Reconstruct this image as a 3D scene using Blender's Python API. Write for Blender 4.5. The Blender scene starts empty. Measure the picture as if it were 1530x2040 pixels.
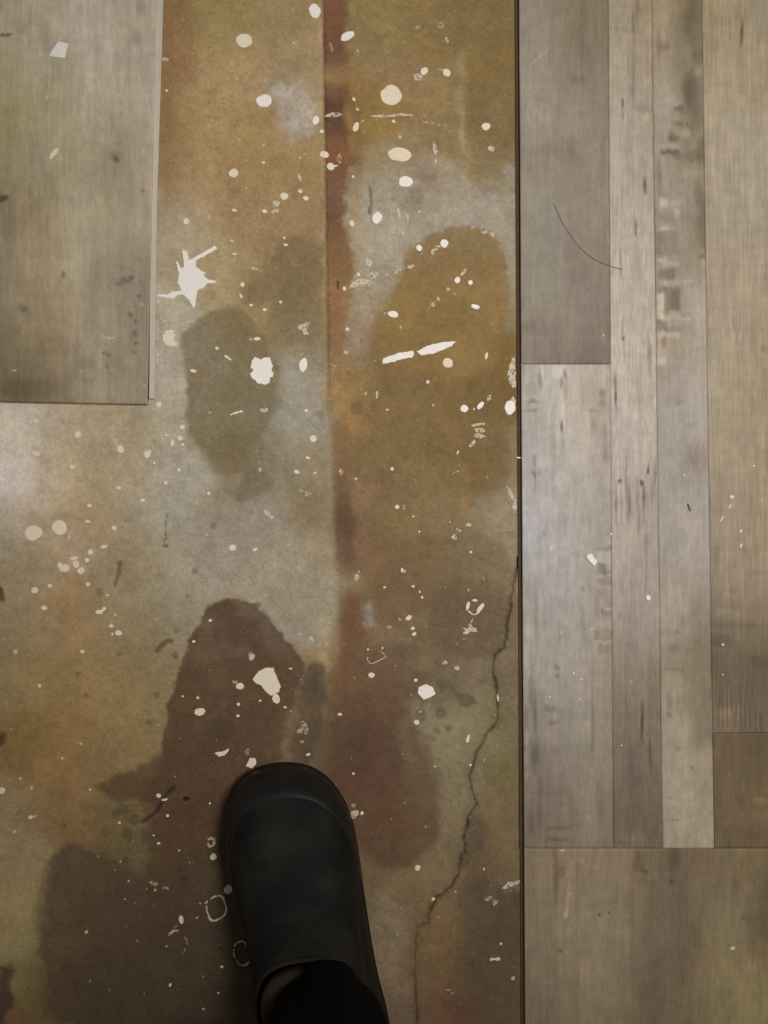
import bpy, bmesh, math, random
import numpy as np
from mathutils import Vector, Matrix
GREY = False
S = 0.0004            # metres on the floor per photo pixel (1530 x 2040)
H = 1.35              # height of the phone above the floor
scene = bpy.context.scene
COL = scene.collection

# ------------------------------------------------------------------ camera
cd = bpy.data.cameras.new('camera'); cam = bpy.data.objects.new('camera', cd); COL.objects.link(cam)
cam.location = (0, 0, H); cam.rotation_euler = (0, 0, 0)
cd.sensor_fit = 'VERTICAL'; cd.sensor_height = 36.0
cd.lens = 36.0 * H / (2040 * S)
cd.clip_start = 0.01
scene.camera = cam

# ------------------------------------------------------------------ room light: a dim warm room and one ceiling downlight
w = bpy.data.worlds.new('room'); scene.world = w; w.use_nodes = True
bg = w.node_tree.nodes['Background']
bg.inputs[0].default_value = (1.0, 0.925, 0.83, 1); bg.inputs[1].default_value = 0.12
def spot(name, loc, target, power, angle, radius, col):
    l = bpy.data.lights.new(name, 'SPOT'); o = bpy.data.objects.new(name, l); COL.objects.link(o)
    o.location = loc; o.rotation_euler = (Vector(target) - Vector(loc)).to_track_quat('-Z', 'Y').to_euler()
    l.energy = power; l.spot_size = math.radians(angle); l.spot_blend = 1.0; l.shadow_soft_size = radius; l.color = col
    return o
spot('ceiling_downlight', (0.62, 0.36, 2.25), (0.12, 0.14, 0), 185, 39, 0.32, (1.0, 0.925, 0.83))
vs = scene.view_settings
vs.view_transform = 'Standard'; vs.look = 'None'; vs.exposure = 0.0; vs.gamma = 1.0; vs.use_curve_mapping = False

# ------------------------------------------------------------------ tables: places in photo pixels on the floor, surface colours as sRGB albedo
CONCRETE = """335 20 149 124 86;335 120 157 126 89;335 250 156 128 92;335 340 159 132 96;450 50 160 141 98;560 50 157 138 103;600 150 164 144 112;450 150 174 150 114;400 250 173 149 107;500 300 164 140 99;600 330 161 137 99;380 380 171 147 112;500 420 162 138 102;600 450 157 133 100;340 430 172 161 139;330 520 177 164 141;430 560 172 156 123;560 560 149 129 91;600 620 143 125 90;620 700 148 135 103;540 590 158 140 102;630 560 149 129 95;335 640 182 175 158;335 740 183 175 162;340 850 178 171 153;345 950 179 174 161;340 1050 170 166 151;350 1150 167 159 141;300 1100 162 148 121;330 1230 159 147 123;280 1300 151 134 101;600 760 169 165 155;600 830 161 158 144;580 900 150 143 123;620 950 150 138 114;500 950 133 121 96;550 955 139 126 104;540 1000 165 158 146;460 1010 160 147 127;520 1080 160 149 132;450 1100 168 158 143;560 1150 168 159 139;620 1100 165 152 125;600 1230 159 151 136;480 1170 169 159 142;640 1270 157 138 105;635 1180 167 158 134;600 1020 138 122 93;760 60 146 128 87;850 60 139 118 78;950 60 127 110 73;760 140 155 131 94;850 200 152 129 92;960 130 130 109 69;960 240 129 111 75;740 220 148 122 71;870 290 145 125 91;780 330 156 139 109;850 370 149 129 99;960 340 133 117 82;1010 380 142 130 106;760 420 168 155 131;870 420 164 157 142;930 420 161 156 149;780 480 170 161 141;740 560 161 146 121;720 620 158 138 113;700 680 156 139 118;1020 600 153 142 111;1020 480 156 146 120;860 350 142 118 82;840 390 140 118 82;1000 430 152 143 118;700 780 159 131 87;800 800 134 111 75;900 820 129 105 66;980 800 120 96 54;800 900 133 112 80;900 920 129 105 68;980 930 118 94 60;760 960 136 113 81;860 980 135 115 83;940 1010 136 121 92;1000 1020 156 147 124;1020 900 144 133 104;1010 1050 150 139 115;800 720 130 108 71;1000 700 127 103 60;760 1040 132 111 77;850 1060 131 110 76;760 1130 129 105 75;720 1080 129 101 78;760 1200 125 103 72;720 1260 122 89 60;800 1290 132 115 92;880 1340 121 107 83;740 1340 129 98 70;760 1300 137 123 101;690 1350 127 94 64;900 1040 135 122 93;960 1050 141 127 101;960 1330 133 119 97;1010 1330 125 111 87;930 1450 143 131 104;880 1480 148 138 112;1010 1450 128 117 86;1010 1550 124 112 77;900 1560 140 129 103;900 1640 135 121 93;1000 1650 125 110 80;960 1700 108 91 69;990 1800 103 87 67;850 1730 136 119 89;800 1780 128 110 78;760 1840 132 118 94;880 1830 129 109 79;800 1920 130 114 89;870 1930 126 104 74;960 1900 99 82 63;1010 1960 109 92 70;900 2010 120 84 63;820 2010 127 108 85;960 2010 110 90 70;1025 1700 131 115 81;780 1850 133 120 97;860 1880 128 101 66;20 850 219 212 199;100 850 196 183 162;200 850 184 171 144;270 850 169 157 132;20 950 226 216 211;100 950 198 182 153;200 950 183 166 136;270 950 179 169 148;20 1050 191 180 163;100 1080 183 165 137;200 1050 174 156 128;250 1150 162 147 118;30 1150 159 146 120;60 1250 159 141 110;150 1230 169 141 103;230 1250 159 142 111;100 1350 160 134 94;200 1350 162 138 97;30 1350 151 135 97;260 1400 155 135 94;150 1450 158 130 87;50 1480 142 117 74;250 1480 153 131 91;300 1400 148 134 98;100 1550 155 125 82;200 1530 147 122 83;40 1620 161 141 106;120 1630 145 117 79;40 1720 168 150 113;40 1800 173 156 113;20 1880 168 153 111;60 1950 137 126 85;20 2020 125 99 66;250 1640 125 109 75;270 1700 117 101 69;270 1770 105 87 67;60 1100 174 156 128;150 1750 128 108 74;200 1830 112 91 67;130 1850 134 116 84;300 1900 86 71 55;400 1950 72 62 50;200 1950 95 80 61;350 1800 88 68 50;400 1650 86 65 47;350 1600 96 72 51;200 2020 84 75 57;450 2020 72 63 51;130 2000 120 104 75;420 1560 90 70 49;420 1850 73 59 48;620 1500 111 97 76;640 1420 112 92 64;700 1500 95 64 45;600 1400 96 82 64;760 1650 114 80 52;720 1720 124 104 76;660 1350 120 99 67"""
LEFTPLANK = """20 50 193 183 164;20 150 177 170 137;20 220 173 162 125;60 100 188 181 159;120 180 179 168 143;180 60 200 193 179;240 50 191 182 166;290 100 185 176 160;180 200 195 185 164;260 200 185 176 161;60 320 170 160 137;130 300 178 168 142;200 330 179 169 146;230 320 155 142 118;290 330 179 169 151;20 420 148 134 109;80 420 168 154 126;150 440 184 174 152;220 420 171 160 137;280 440 174 164 145;20 540 157 146 122;80 520 173 160 131;150 520 180 170 147;210 540 157 148 130;270 560 148 139 123;40 640 152 140 115;100 640 168 152 125;160 660 171 160 139;220 660 161 152 134;270 680 152 141 123;30 740 129 117 91;60 780 119 108 82;120 740 159 143 117;190 760 161 150 130;260 770 156 146 128;100 790 140 128 103;5 300 160 149 114"""
PA = """1070 60 145 136 123;1150 40 129 117 98;1190 80 125 114 95;1060 140 153 145 133;1120 140 131 120 104;1180 160 134 123 110;1080 220 150 142 131;1150 240 151 143 130;1190 280 132 122 108;1070 300 136 128 117;1130 310 128 120 108;1200 330 140 129 114;1080 400 142 136 125;1150 420 137 129 118;1200 440 144 132 120;1080 500 137 131 120;1150 520 131 122 111;1190 540 126 118 107;1080 580 144 138 126;1150 590 133 126 115;1080 660 127 119 109;1150 660 129 120 109;1190 700 121 112 101;1060 710 129 121 110"""
PB = """1060 750 171 166 160;1110 745 189 185 180;1160 750 183 176 167;1205 760 174 165 154;1070 820 171 167 163;1130 820 187 181 173;1190 830 171 163 154;1070 900 181 178 177;1130 900 182 178 172;1190 900 174 167 160;1070 960 175 173 176;1150 960 178 174 169;1080 1040 180 179 184;1160 1040 174 169 166;1205 1050 161 154 146;1080 1120 176 175 179;1140 1130 171 168 169;1200 1150 161 155 146;1060 1200 168 165 160;1130 1220 168 165 161;1190 1240 157 149 140;1080 1300 165 161 156;1150 1320 167 161 155;1200 1340 154 146 134;1080 1400 158 152 144;1150 1400 161 155 146;1200 1420 152 144 132;1070 1480 141 132 123;1140 1480 150 144 133;1200 1480 150 141 127;1080 1560 135 125 115;1150 1560 142 132 120;1200 1580 145 136 120;1090 1640 130 119 105;1160 1640 139 127 112;1210 1660 137 126 110"""
PC = """1235 40 159 148 130;1280 40 155 141 116;1240 120 167 157 142;1285 120 162 149 131;1240 220 172 164 150;1285 200 155 144 130;1260 300 167 157 144;1260 400 173 163 152;1240 500 180 171 163;1285 500 174 164 153;1260 600 183 175 165;1260 700 188 179 171;1240 800 185 179 172;1285 800 180 173 164;1260 880 192 185 180;1240 950 177 170 163;1285 960 167 160 151;1260 1030 171 164 156;1240 1100 178 171 163;1290 1100 167 160 152;1260 1180 164 157 149;1260 1260 156 146 137;1260 1340 147 137 125;1240 1420 133 121 108;1285 1440 130 117 104;1260 1520 125 112 99;1260 1600 122 109 94;1260 1670 123 108 91"""
PD = """1330 30 154 142 118;1370 40 130 115 86;1400 80 153 141 120;1325 110 152 140 121;1365 150 129 116 95;1395 160 156 145 127;1330 200 160 151 138;1375 200 126 114 92;1330 280 148 139 125;1390 250 136 124 101;1385 330 124 112 89;1330 370 147 138 126;1390 350 158 146 129;1330 450 141 133 121;1390 440 123 111 90;1360 420 162 152 137;1340 520 146 139 127;1400 520 146 134 116;1340 600 156 147 134;1400 600 175 165 158;1340 680 159 147 132;1400 700 167 156 143;1340 760 159 152 145;1400 780 169 162 157;1340 860 162 157 154;1400 860 168 162 160;1340 920 161 156 152;1385 910 146 136 125;1400 980 164 158 155;1340 1000 164 157 151;1390 1060 170 163 157;1340 1080 166 160 155;1400 1140 164 156 148;1340 1180 165 157 146;1400 1220 146 136 124;1340 1250 164 154 140;1400 1300 133 121 100;1340 1320 141 130 112;1340 1380 163 151 133;1390 1380 136 123 102;1345 1450 166 155 138;1395 1430 138 125 108;1345 1550 173 163 145;1400 1550 169 157 138;1370 1650 175 163 145"""
PE = """1440 40 155 142 113;1500 40 157 146 124;1440 160 163 152 129;1500 160 159 147 124;1440 300 163 152 132;1500 300 166 155 139;1450 420 161 150 134;1510 420 161 150 135;1450 540 163 151 133;1510 540 160 147 126;1450 660 165 153 135;1510 680 152 139 116;1450 760 163 152 131;1510 780 156 143 121;1450 880 162 149 128;1510 880 157 143 120;1450 1000 157 143 124;1510 1000 160 145 122;1450 1100 152 139 120;1510 1100 154 139 117;1450 1180 146 133 115;1510 1180 148 134 113;1450 1240 122 109 90;1500 1260 128 114 93;1450 1310 104 91 71;1510 1320 102 88 67;1450 1380 116 102 82;1500 1380 100 87 66;1450 1430 132 117 97;1510 1440 119 102 82"""
PF = """1070 1720 151 136 116;1110 1740 142 126 105;1150 1720 150 135 115;1220 1720 151 136 114;1290 1730 135 120 97;1340 1720 120 104 83;1400 1730 129 113 89;1470 1740 136 120 91;1070 1820 150 136 115;1150 1820 156 142 120;1220 1830 157 143 118;1300 1820 140 124 103;1340 1830 128 113 96;1400 1830 140 126 99;1470 1830 152 139 111;1520 1820 106 89 57;1070 1920 151 137 115;1150 1920 161 146 122;1230 1920 156 141 117;1300 1930 136 121 100;1360 1930 134 117 97;1420 1940 159 144 106;1470 1950 167 153 116;1520 1900 139 121 94;1070 2010 137 123 102;1150 2010 157 141 117;1230 2010 150 135 110;1300 2010 133 115 95;1380 2010 143 128 102;1450 2010 158 145 106;1520 2010 171 159 108"""
PG = """1440 1490 109 93 72;1500 1480 103 87 63;1440 1560 116 100 76;1500 1560 106 90 63;1450 1620 117 101 75;1510 1600 130 113 82;1450 1680 116 100 77;1510 1680 115 97 73"""
STAINS = """12|.55|167 160 145|725 345 790 330 880 305 920 330 960 390 1000 400 1028 440 1034 560 1015 610 1008 500 985 462 905 445 850 465 800 535 775 590 735 660 712 610 712 520 718 450 708 400
14|.4|159 149 140|440 1000 480 985 560 1010 560 1060 520 1095 470 1100 430 1080 430 1040
8|.5|129 120 90|575 965 615 955 640 975 648 1020 630 1045 600 1035 580 1005
10|.5|167 162 147|640 1190 646 1300 690 1170 670 1150 640 1160
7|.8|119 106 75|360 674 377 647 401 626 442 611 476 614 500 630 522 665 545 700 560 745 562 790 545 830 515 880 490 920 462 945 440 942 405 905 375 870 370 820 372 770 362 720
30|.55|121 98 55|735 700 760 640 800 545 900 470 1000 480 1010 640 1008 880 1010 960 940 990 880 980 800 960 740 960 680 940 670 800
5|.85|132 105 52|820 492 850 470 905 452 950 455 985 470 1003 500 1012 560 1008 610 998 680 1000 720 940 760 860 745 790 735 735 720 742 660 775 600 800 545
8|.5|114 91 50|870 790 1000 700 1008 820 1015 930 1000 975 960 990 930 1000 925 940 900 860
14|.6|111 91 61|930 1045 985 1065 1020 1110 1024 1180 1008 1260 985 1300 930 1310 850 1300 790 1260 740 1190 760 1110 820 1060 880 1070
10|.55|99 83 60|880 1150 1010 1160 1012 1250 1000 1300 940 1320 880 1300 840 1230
4|.97|92 71 49|440 1195 480 1190 520 1205 550 1240 565 1272 600 1300 606 1330 592 1370 575 1430 560 1490 552 1540 600 1600 420 1640 330 1560 320 1490 330 1420 345 1360 365 1310 385 1260 405 1215
8|.8|85 71 54|605 1340 640 1315 650 1340 648 1420 630 1500 610 1540 560 1540 590 1450 600 1390
10|.85|92 70 49|322 1495 275 1530 200 1555 192 1575 240 1600 300 1590 330 1640 295 1640 285 1665 298 1700 282 1740 300 1800 480 1800 480 1500
10|.7|85 70 53|85 1760 100 1700 140 1680 200 1695 250 1730 290 1750 330 1720 470 1700 540 2060 90 2060 82 1950 75 1850
12|.8|98 73 53|668 1390 740 1375 800 1398 832 1440 852 1490 872 1540 870 1600 882 1660 850 1700 800 1735 750 1720 720 1700 690 1600 660 1500
22|.4|85 60 47|690 1400 740 1410 750 1500 720 1560 680 1540 670 1470
3|.8|96 81 60|862 1356 880 1350 905 1362 915 1385 945 1390 950 1404 932 1415 918 1408 905 1386 893 1372 880 1382 868 1368
7|.7|101 77 53|810 1280 860 1300 800 1310 860 1350 830 1395 760 1400 700 1390 690 1300 740 1290
8|.7|95 79 60|940 1610 975 1640 968 1680 930 1720 925 1690 930 1650
16|.55|95 79 63|900 1800 960 1740 1035 1780 1035 2060 920 2060 880 1950 930 1880
6|.6|118 106 85|490 935 520 930 555 955 545 975 510 985 480 1000 450 985 448 975 480 970
3|.85|85 69 56|-5 1930 22 1925 24 1940 14 1960 28 1985 22 2000 14 2010 10 2045 -5 2045
3|.85|77 54 38|-6 1160 6 1168 12 1185 4 1196 -6 1192
3|.85|71 49 38|-6 1466 12 1462 10 1474 -6 1484
8|.5|105 91 62|560 470 640 470 645 590 560 600 490 610 480 575 520 560
10|.5|119 106 77|545 590 645 590 648 680 560 690 530 640"""
PALE = """28 .5 189 185 180|585 190 612 210 600 250
22 .45 183 181 179|555 180 560 220 590 260
12 .4 174 173 166|1015 340 1024 400
14 .55 164 164 165|730 1205 732 1240
12 .3 145 138 123|606 1350 590 1410 570 1480 556 1520
10 .35 169 173 175|600 1270 622 1278
10 .45 170 155 122|918 110 925 420
8 .55 155 129 83|921 480 928 1190
7 .5 183 160 123|646 0 648 300 650 560
7 .45 168 141 99|652 560 660 800
22 .45 176 139 83|668 770 690 800 700 850
10 .5 176 160 125|640 1180 650 1260 640 1330
14 .4 147 138 112|650 1330 640 1420
10 .35 150 134 102|680 1400 690 1430
10 .5 137 131 114|860 1420 900 1430
14 .35 168 165 157|500 1060 440 1090 430 1160
20 .4 169 164 153|560 1060 590 1100 620 1130
16 .4 147 130 102|980 1765 1020 1765
30 .35 162 143 119|790 1790 760 1880 780 1960
12 .3 216 213 209|60 820 90 900 110 960
10 .35 136 132 124|262 850 270 820
24 .35 154 153 150|980 400 1010 420 1020 470"""
RUST = """14 .7 97 69 53|684 1018 686 1040 696 1060
18 .45 105 78 58|680 960 690 1080 700 1130
20 .35 111 81 59|690 1290 690 1400
14 .4 109 68 51|700 1660 700 1560
12 .32 122 87 66|895 1960 890 2050
22 .22 141 114 83|870 1800 880 1900 885 1960
16 .3 145 103 69|335 -10 336 120
16 .35 128 95 66|335 150 335 270
14 .3 132 98 65|335 330 332 410
10 .45 161 120 74|700 140 712 200
12 .4 119 80 50|704 200 720 280 716 340
12 .35 157 122 77|706 340 714 400 708 440
30 .25 147 107 72|600 1400 560 1500"""
STRIPE = """-30 644 690 120 77 59 0.80;60 644 690 117 72 55 0.85;120 644 690 111 69 52 0.85;150 646 700 162 119 75 0.60;175 646 694 112 70 51 0.85;210 646 693 97 65 54 0.90;255 646 693 101 69 55 0.90;285 646 700 119 80 55 0.85;320 646 712 125 84 52 0.85;350 647 690 114 73 50 0.85;400 647 688 106 68 52 0.85;440 648 690 109 75 54 0.85;480 649 700 124 87 54 0.80;540 650 708 130 92 54 0.80;580 650 700 142 104 67 0.70;640 652 692 136 98 63 0.75;690 654 690 140 102 65 0.70;740 656 696 157 124 77 0.60;790 660 700 159 128 83 0.50;820 664 692 157 131 93 0.35;850 668 698 130 96 61 0.65;920 668 700 129 95 61 0.65;980 668 700 121 91 62 0.60;1020 672 702 101 76 56 0.80;1060 670 704 101 74 55 0.70;1120 674 706 106 81 63 0.60;1160 684 716 141 118 91 0.40;1195 682 726 116 82 57 0.80;1250 680 732 117 83 57 0.75;1290 684 728 112 84 60 0.60;1350 680 720 118 90 66 0.40;1400 676 716 106 75 57 0.40;1440 676 716 107 76 58 0.00"""
DOTS = """838 1425 12 .8;878 1421 11 .8;893 1450 8 .8;870 1455 7 .5;253 1660 12 .6;230 1622 10 .6;268 1632 12 .6;210 1655 10 .4;245 1612 12 .6;710 812 13 .55;745 812 10 .4;655 808 12 .35;640 825 8 .4;388 1137 7 .8;352 1257 6 .7;350 1306 7 .8;199 1180 9 .6;425 1048 7 .7;313 1385 5 .9;690 990 8 .5;850 345 22 .3;830 390 15 .3;296 1439 6 .7;172 1386 4 .7;238 1303 4 .7;156 1342 4 .8;168 1784 5 .6;366 1748 8 .6;128 1646 6 .5;250 1714 8 .7;150 1960 8 .4;860 1470 7 .5;850 1490 8 .4;862 1515 6 .4;620 960 5 .3;500 1020 5 .4;380 1200 4 .3"""
FLECKS = """7 .75|312 1298 322 1287 332 1276 341 1276
6 .6|240 1122 234 1150 228 1165
6 .85|284 1636 306 1622 318 1604 328 1588 346 1569
5 .7|737 375 741 400 738 425
3 .9|673 562 674 576
3 .7|333 1026 332 1030
3 .6|330 1040 329 1050
3.5 .7|329 1062 329 1068
2.5 .6|324 1075 334 1073
3.5 .8|326 1089 332 1088
2.5 .5|328 1078 327 1084"""

# ------------------------------------------------------------------ helpers
def W(px, py, z=0.0):
    """floor-plan position of something seen at (px, py) and standing z above the floor"""
    k = S * (H - z) / H
    return ((px - 765.0) * k, (1020.0 - py) * k, z)
def tolin(c):
    c = np.asarray(c, float) / 255.0
    return np.where(c <= .04045, c / 12.92, ((c + .055) / 1.055) ** 2.4)
def nums(s): return [float(t) for t in s.split()]
def rows(s): return [nums(t) for t in s.replace('\n', ';').split(';') if t.strip()]
def pairs(v): return [(v[i], v[i + 1]) for i in range(0, len(v) - 1, 2)]
def hash2(ix, iy, seed):
    h = (ix.astype(np.int64) * 374761393 + iy.astype(np.int64) * 668265263 + seed * 1442695041) & 0xffffffff
    h = ((h ^ (h >> 13)) * 1274126177) & 0xffffffff
    return ((h ^ (h >> 16)) & 0xffff) / 65535.0
def vnoise(x, y, seed=0):
    ix = np.floor(x); iy = np.floor(y); fx = x - ix; fy = y - iy
    fx = fx * fx * fx * (fx * (fx * 6 - 15) + 10); fy = fy * fy * fy * (fy * (fy * 6 - 15) + 10)
    a = hash2(ix, iy, seed); b = hash2(ix + 1, iy, seed); c = hash2(ix, iy + 1, seed); d = hash2(ix + 1, iy + 1, seed)
    return (a + (b - a) * fx) * (1 - fy) + (c + (d - c) * fx) * fy
def fbm(x, y, seed=0, octs=4):
    s = 0; a = .5; t = 0
    for o in range(octs):
        s = s + a * vnoise(x * 2 ** o + 17.3 * o, y * 2 ** o - 9.1 * o, seed + o * 13); t += a; a *= .55
    return s / t * 2 - 1                                     # -1..1
def sstep(a, b, x):
    t = np.clip((x - a) / (b - a), 0, 1); return t * t * (3 - 2 * t)
def chaikin(p, n=2, closed=True):
    p = np.array(p, float)
    for _ in range(n):
        q = np.roll(p, -1, 0) if closed else p[1:]; a = p if closed else p[:-1]
        r = np.empty((2 * len(a), 2)); r[0::2] = a * .75 + q * .25; r[1::2] = a * .25 + q * .75
        p = r if closed else np.vstack([p[:1], r, p[-1:]])
    return p
def seg_dist(x, y, p, closed):
    d = np.full(x.shape, 1e9); n = len(p)
    for i in range(n if closed else n - 1):
        ax, ay = p[i]; bx, by = p[(i + 1) % n]; vx, vy = bx - ax, by - ay; l = vx * vx + vy * vy + 1e-9
        t = np.clip(((x - ax) * vx + (y - ay) * vy) / l, 0, 1)
        d = np.minimum(d, (x - ax - t * vx) ** 2 + (y - ay - t * vy) ** 2)
    return np.sqrt(d)
def inside(x, y, p):
    c = np.zeros(x.shape, bool); n = len(p)
    for i in range(n):
        ax, ay = p[i]; bx, by = p[(i + 1) % n]
        if ay == by: continue
        c ^= ((ay > y) != (by > y)) & (x < (bx - ax) * (y - ay) / (by - ay) + ax)
    return c
def box_sel(x, y, p, m):
    p = np.asarray(p); return np.nonzero((x > p[:, 0].min() - m) & (x < p[:, 0].max() + m) & (y > p[:, 1].min() - m) & (y < p[:, 1].max() + m))[0]
def blend_points(x, y, table, sigma, seed=5, warp=14, sx=1.0, sy=1.0):
    """smooth blend of the colour samples of a table"""
    t = np.array(rows(table)); c = tolin(t[:, 2:5])
    xw = x + warp * fbm(x / 60, y / 60, seed, 3); yw = y + warp * fbm(x / 60, y / 60, seed + 50, 3)
    num = np.zeros((len(x), 3)); den = np.zeros(len(x))
    for (px, py), cc in zip(t[:, :2], c):
        d2 = ((xw - px) / sx) ** 2 + ((yw - py) / sy) ** 2
        wgt = np.exp(-d2 / (2 * sigma * sigma)) + 1e-4 / (1 + (d2 / (sigma * sigma)) ** 2)
        num += wgt[:, None] * cc; den += wgt
    return num / den[:, None]

def set_props(o, label=None, cat=None, group=None, kind=None):
    if label: o['label'] = label
    if cat: o['category'] = cat
    if group: o['group'] = group
    if kind: o['kind'] = kind
    return o
def link_mesh(name, me, mat, parent=None):
    o = bpy.data.objects.new(name, me); COL.objects.link(o)
    if mat: me.materials.append(mat)
    if parent: o.parent = parent
    return o
def raw_mesh(name, verts, faces, smooth=False):
    me = bpy.data.meshes.new(name); me.from_pydata([tuple(v) for v in verts], [], faces); me.update()
    if smooth: me.polygons.foreach_set('use_smooth', [True] * len(me.polygons))
    return me
def sheet(name, P, col, extra=None, smooth=True):
    """P: rows x cols x 3 grid of points -> one quad mesh carrying the colour of each point"""
    ny, nx = P.shape[:2]; me = bpy.data.meshes.new(name)
    idx = np.arange(nx * ny).reshape(ny, nx)
    q = np.stack([idx[:-1, :-1], idx[1:, :-1], idx[1:, 1:], idx[:-1, 1:]], -1).reshape(-1)
    nf = len(q) // 4
    me.vertices.add(nx * ny); me.vertices.foreach_set('co', P.reshape(-1).astype(np.float32))
    me.loops.add(nf * 4); me.loops.foreach_set('vertex_index', q.astype(np.int32))
    me.polygons.add(nf); me.polygons.foreach_set('loop_start', np.arange(0, nf * 4, 4, dtype=np.int32))
    me.polygons.foreach_set('use_smooth', np.full(nf, smooth))
    me.update(calc_edges=True); me.validate()
    a = me.color_attributes.new('surface_colour', 'FLOAT_COLOR', 'POINT')
    a.data.foreach_set('color', np.concatenate([col.reshape(-1, 3), np.ones((nx * ny, 1))], 1).astype(np.float32).reshape(-1))
    for k, v in (extra or {}).items():
        b = me.attributes.new(k, 'FLOAT', 'POINT'); b.data.foreach_set('value', v.reshape(-1).astype(np.float32))
    return me

# ------------------------------------------------------------------ materials
def new_mat(name, rough=.7, spec=.3):
    m = bpy.data.materials.new(name); m.use_nodes = True; nt = m.node_tree; b = nt.nodes['Principled BSDF']
    b.inputs['Roughness'].default_value = rough; b.inputs['Specular IOR Level'].default_value = spec
    return m, nt, b
def noise(nt, scale, detail=4, rough=.55, stretch=None):
    tc = nt.nodes.new('ShaderNodeTexCoord'); mp = nt.nodes.new('ShaderNodeMapping'); n = nt.nodes.new('ShaderNodeTexNoise')
    if stretch: mp.inputs['Scale'].default_value = stretch
    nt.links.new(tc.outputs['Object'], mp.inputs['Vector']); nt.links.new(mp.outputs['Vector'], n.inputs['Vector'])
    n.inputs['Scale'].default_value = scale; n.inputs['Detail'].default_value = detail; n.inputs['Roughness'].default_value = rough
    return n.outputs['Fac']
def remap(nt, s, lo, hi, a=.3, b=.7):
    r = nt.nodes.new('ShaderNodeMapRange'); nt.links.new(s, r.inputs['Value'])
    for k, v in zip(('From Min', 'From Max', 'To Min', 'To Max'), (a, b, lo, hi)): r.inputs[k].default_value = v
    return r.outputs['Result']
def times(nt, c, f):
    m = nt.nodes.new('ShaderNodeMix'); m.data_type = 'RGBA'; m.blend_type = 'MULTIPLY'; m.inputs['Factor'].default_value = 1
    nt.links.new(c, m.inputs[6]); nt.links.new(f, m.inputs[7]); return m.outputs[2]
def bump(nt, b, h, strength, dist):
    n = nt.nodes.new('ShaderNodeBump'); n.inputs['Strength'].default_value = strength; n.inputs['Distance'].default_value = dist
    nt.links.new(h, n.inputs['Height']); nt.links.new(n.outputs['Normal'], b.inputs['Normal'])
def sheet_mat(name, noises, rough=.7, spec=.3, bump_scale=900, bump_s=.25, wet=False):
    m, nt, b = new_mat(name, rough, spec)
    at = nt.nodes.new('ShaderNodeAttribute'); at.attribute_name = 'surface_colour'; c = at.outputs['Color']
    for sc, st, lo, hi in noises: c = times(nt, c, remap(nt, noise(nt, sc, 5, .6, st), lo, hi))
    if GREY: b.inputs['Base Color'].default_value = (.5, .5, .5, 1)
    else: nt.links.new(c, b.inputs['Base Color'])
    if wet:
        wa = nt.nodes.new('ShaderNodeAttribute'); wa.attribute_name = 'damp'
        nt.links.new(remap(nt, wa.outputs['Fac'], rough, .5, 0, 1), b.inputs['Roughness'])
    bump(nt, b, noise(nt, bump_scale, 4), bump_s, .0004)
    return m
def plain(name, rgb, rough=.7, spec=.3, var=.12, scale=350, bump_s=.3, worn=None):
    m, nt, b = new_mat(name, rough, spec); c = tolin(rgb)
    r = nt.nodes.new('ShaderNodeRGB'); r.outputs[0].default_value = (*c, 1)
    nt.links.new(times(nt, r.outputs[0], remap(nt, noise(nt, scale, 4), 1 - var, 1 + var)), b.inputs['Base Color'])
    bump(nt, b, noise(nt, scale * 2, 4), bump_s, .0003)
    if worn: nt.links.new(remap(nt, noise(nt, worn[0], 5, .7), 0, 1, worn[1], worn[2]), b.inputs['Alpha'])   # rubbed through to the concrete
    return m
M_concrete = sheet_mat('stained_concrete', [(260, None, .93, 1.07), (1400, None, .80, 1.20), (60, None, .95, 1.05)], .72, .25, 700, .22, True)
M_wood = {k: sheet_mat('printed_vinyl_' + k, ns, .55, .3, 1500, .12) for k, ns in {
    'soft': [(40, (9, 1, 1), .91, 1.09), (200, (5, 1, 1), .90, 1.10)],
    'streaked': [(60, (14, 1, 1), .84, 1.13), (260, (6, .6, 1), .89, 1.11)],
    'combed': [(55, (11, .5, 1), .85, 1.13), (160, (7, .25, 1), .86, 1.13), (40, (.4, 8, 1), .96, 1.04)]}.items()}
M_core = plain('brown_plank_core', (82, 66, 52), .8, .15)
M_sliver = plain('dark_wood_sliver', (92, 80, 68), .8, .15)
M_lip = plain('grey_vinyl_lip', (196, 188, 176), .5, .3, .05, 120, .1)
M_paint = {'w': plain('white_paint', (238, 236, 234), .5, .35, .05, 500), 'c': plain('cream_paint', (230, 220, 202), .6, .3, .06, 500),
           'd': plain('dusty_paint', (212, 202, 186), .75, .2, .12, 600, worn=(430, .36, .52)), 'f': plain('worn_thin_paint', (196, 180, 154), .8, .15, .15, 600, worn=(380, .40, .60))}
M_rubber, _nt, _b = new_mat('black_rubber', .62, .14)
_r = _nt.nodes.new('ShaderNodeValToRGB'); _r.color_ramp.elements[0].position = .42; _r.color_ramp.elements[1].position = .8
_r.color_ramp.elements[0].color = (.008, .0082, .008, 1); _r.color_ramp.elements[1].color = (.026, .0245, .022, 1)
_nt.links.new(noise(_nt, 26, 6, .6), _r.inputs['Fac']); _nt.links.new(_r.outputs['Color'], _b.inputs['Base Color'])
bump(_nt, _b, noise(_nt, 500, 4), .15, .0004)
M_bumper = plain('black_bumper_rubber', (25, 26, 26), .42, .25, .3, 60, .1)
M_sole = plain('black_sole_rubber', (24, 24, 23), .7, .2, .2, 200)
M_cloth = plain('black_cloth', (13, 13, 14), .95, .05, .25, 900, .5)
M_sock = plain('dark_brown_sock', (58, 47, 40), .95, .05, .3, 700, .6)
M_hair = plain('dark_hair', (104, 95, 86), .5, .3)
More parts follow.
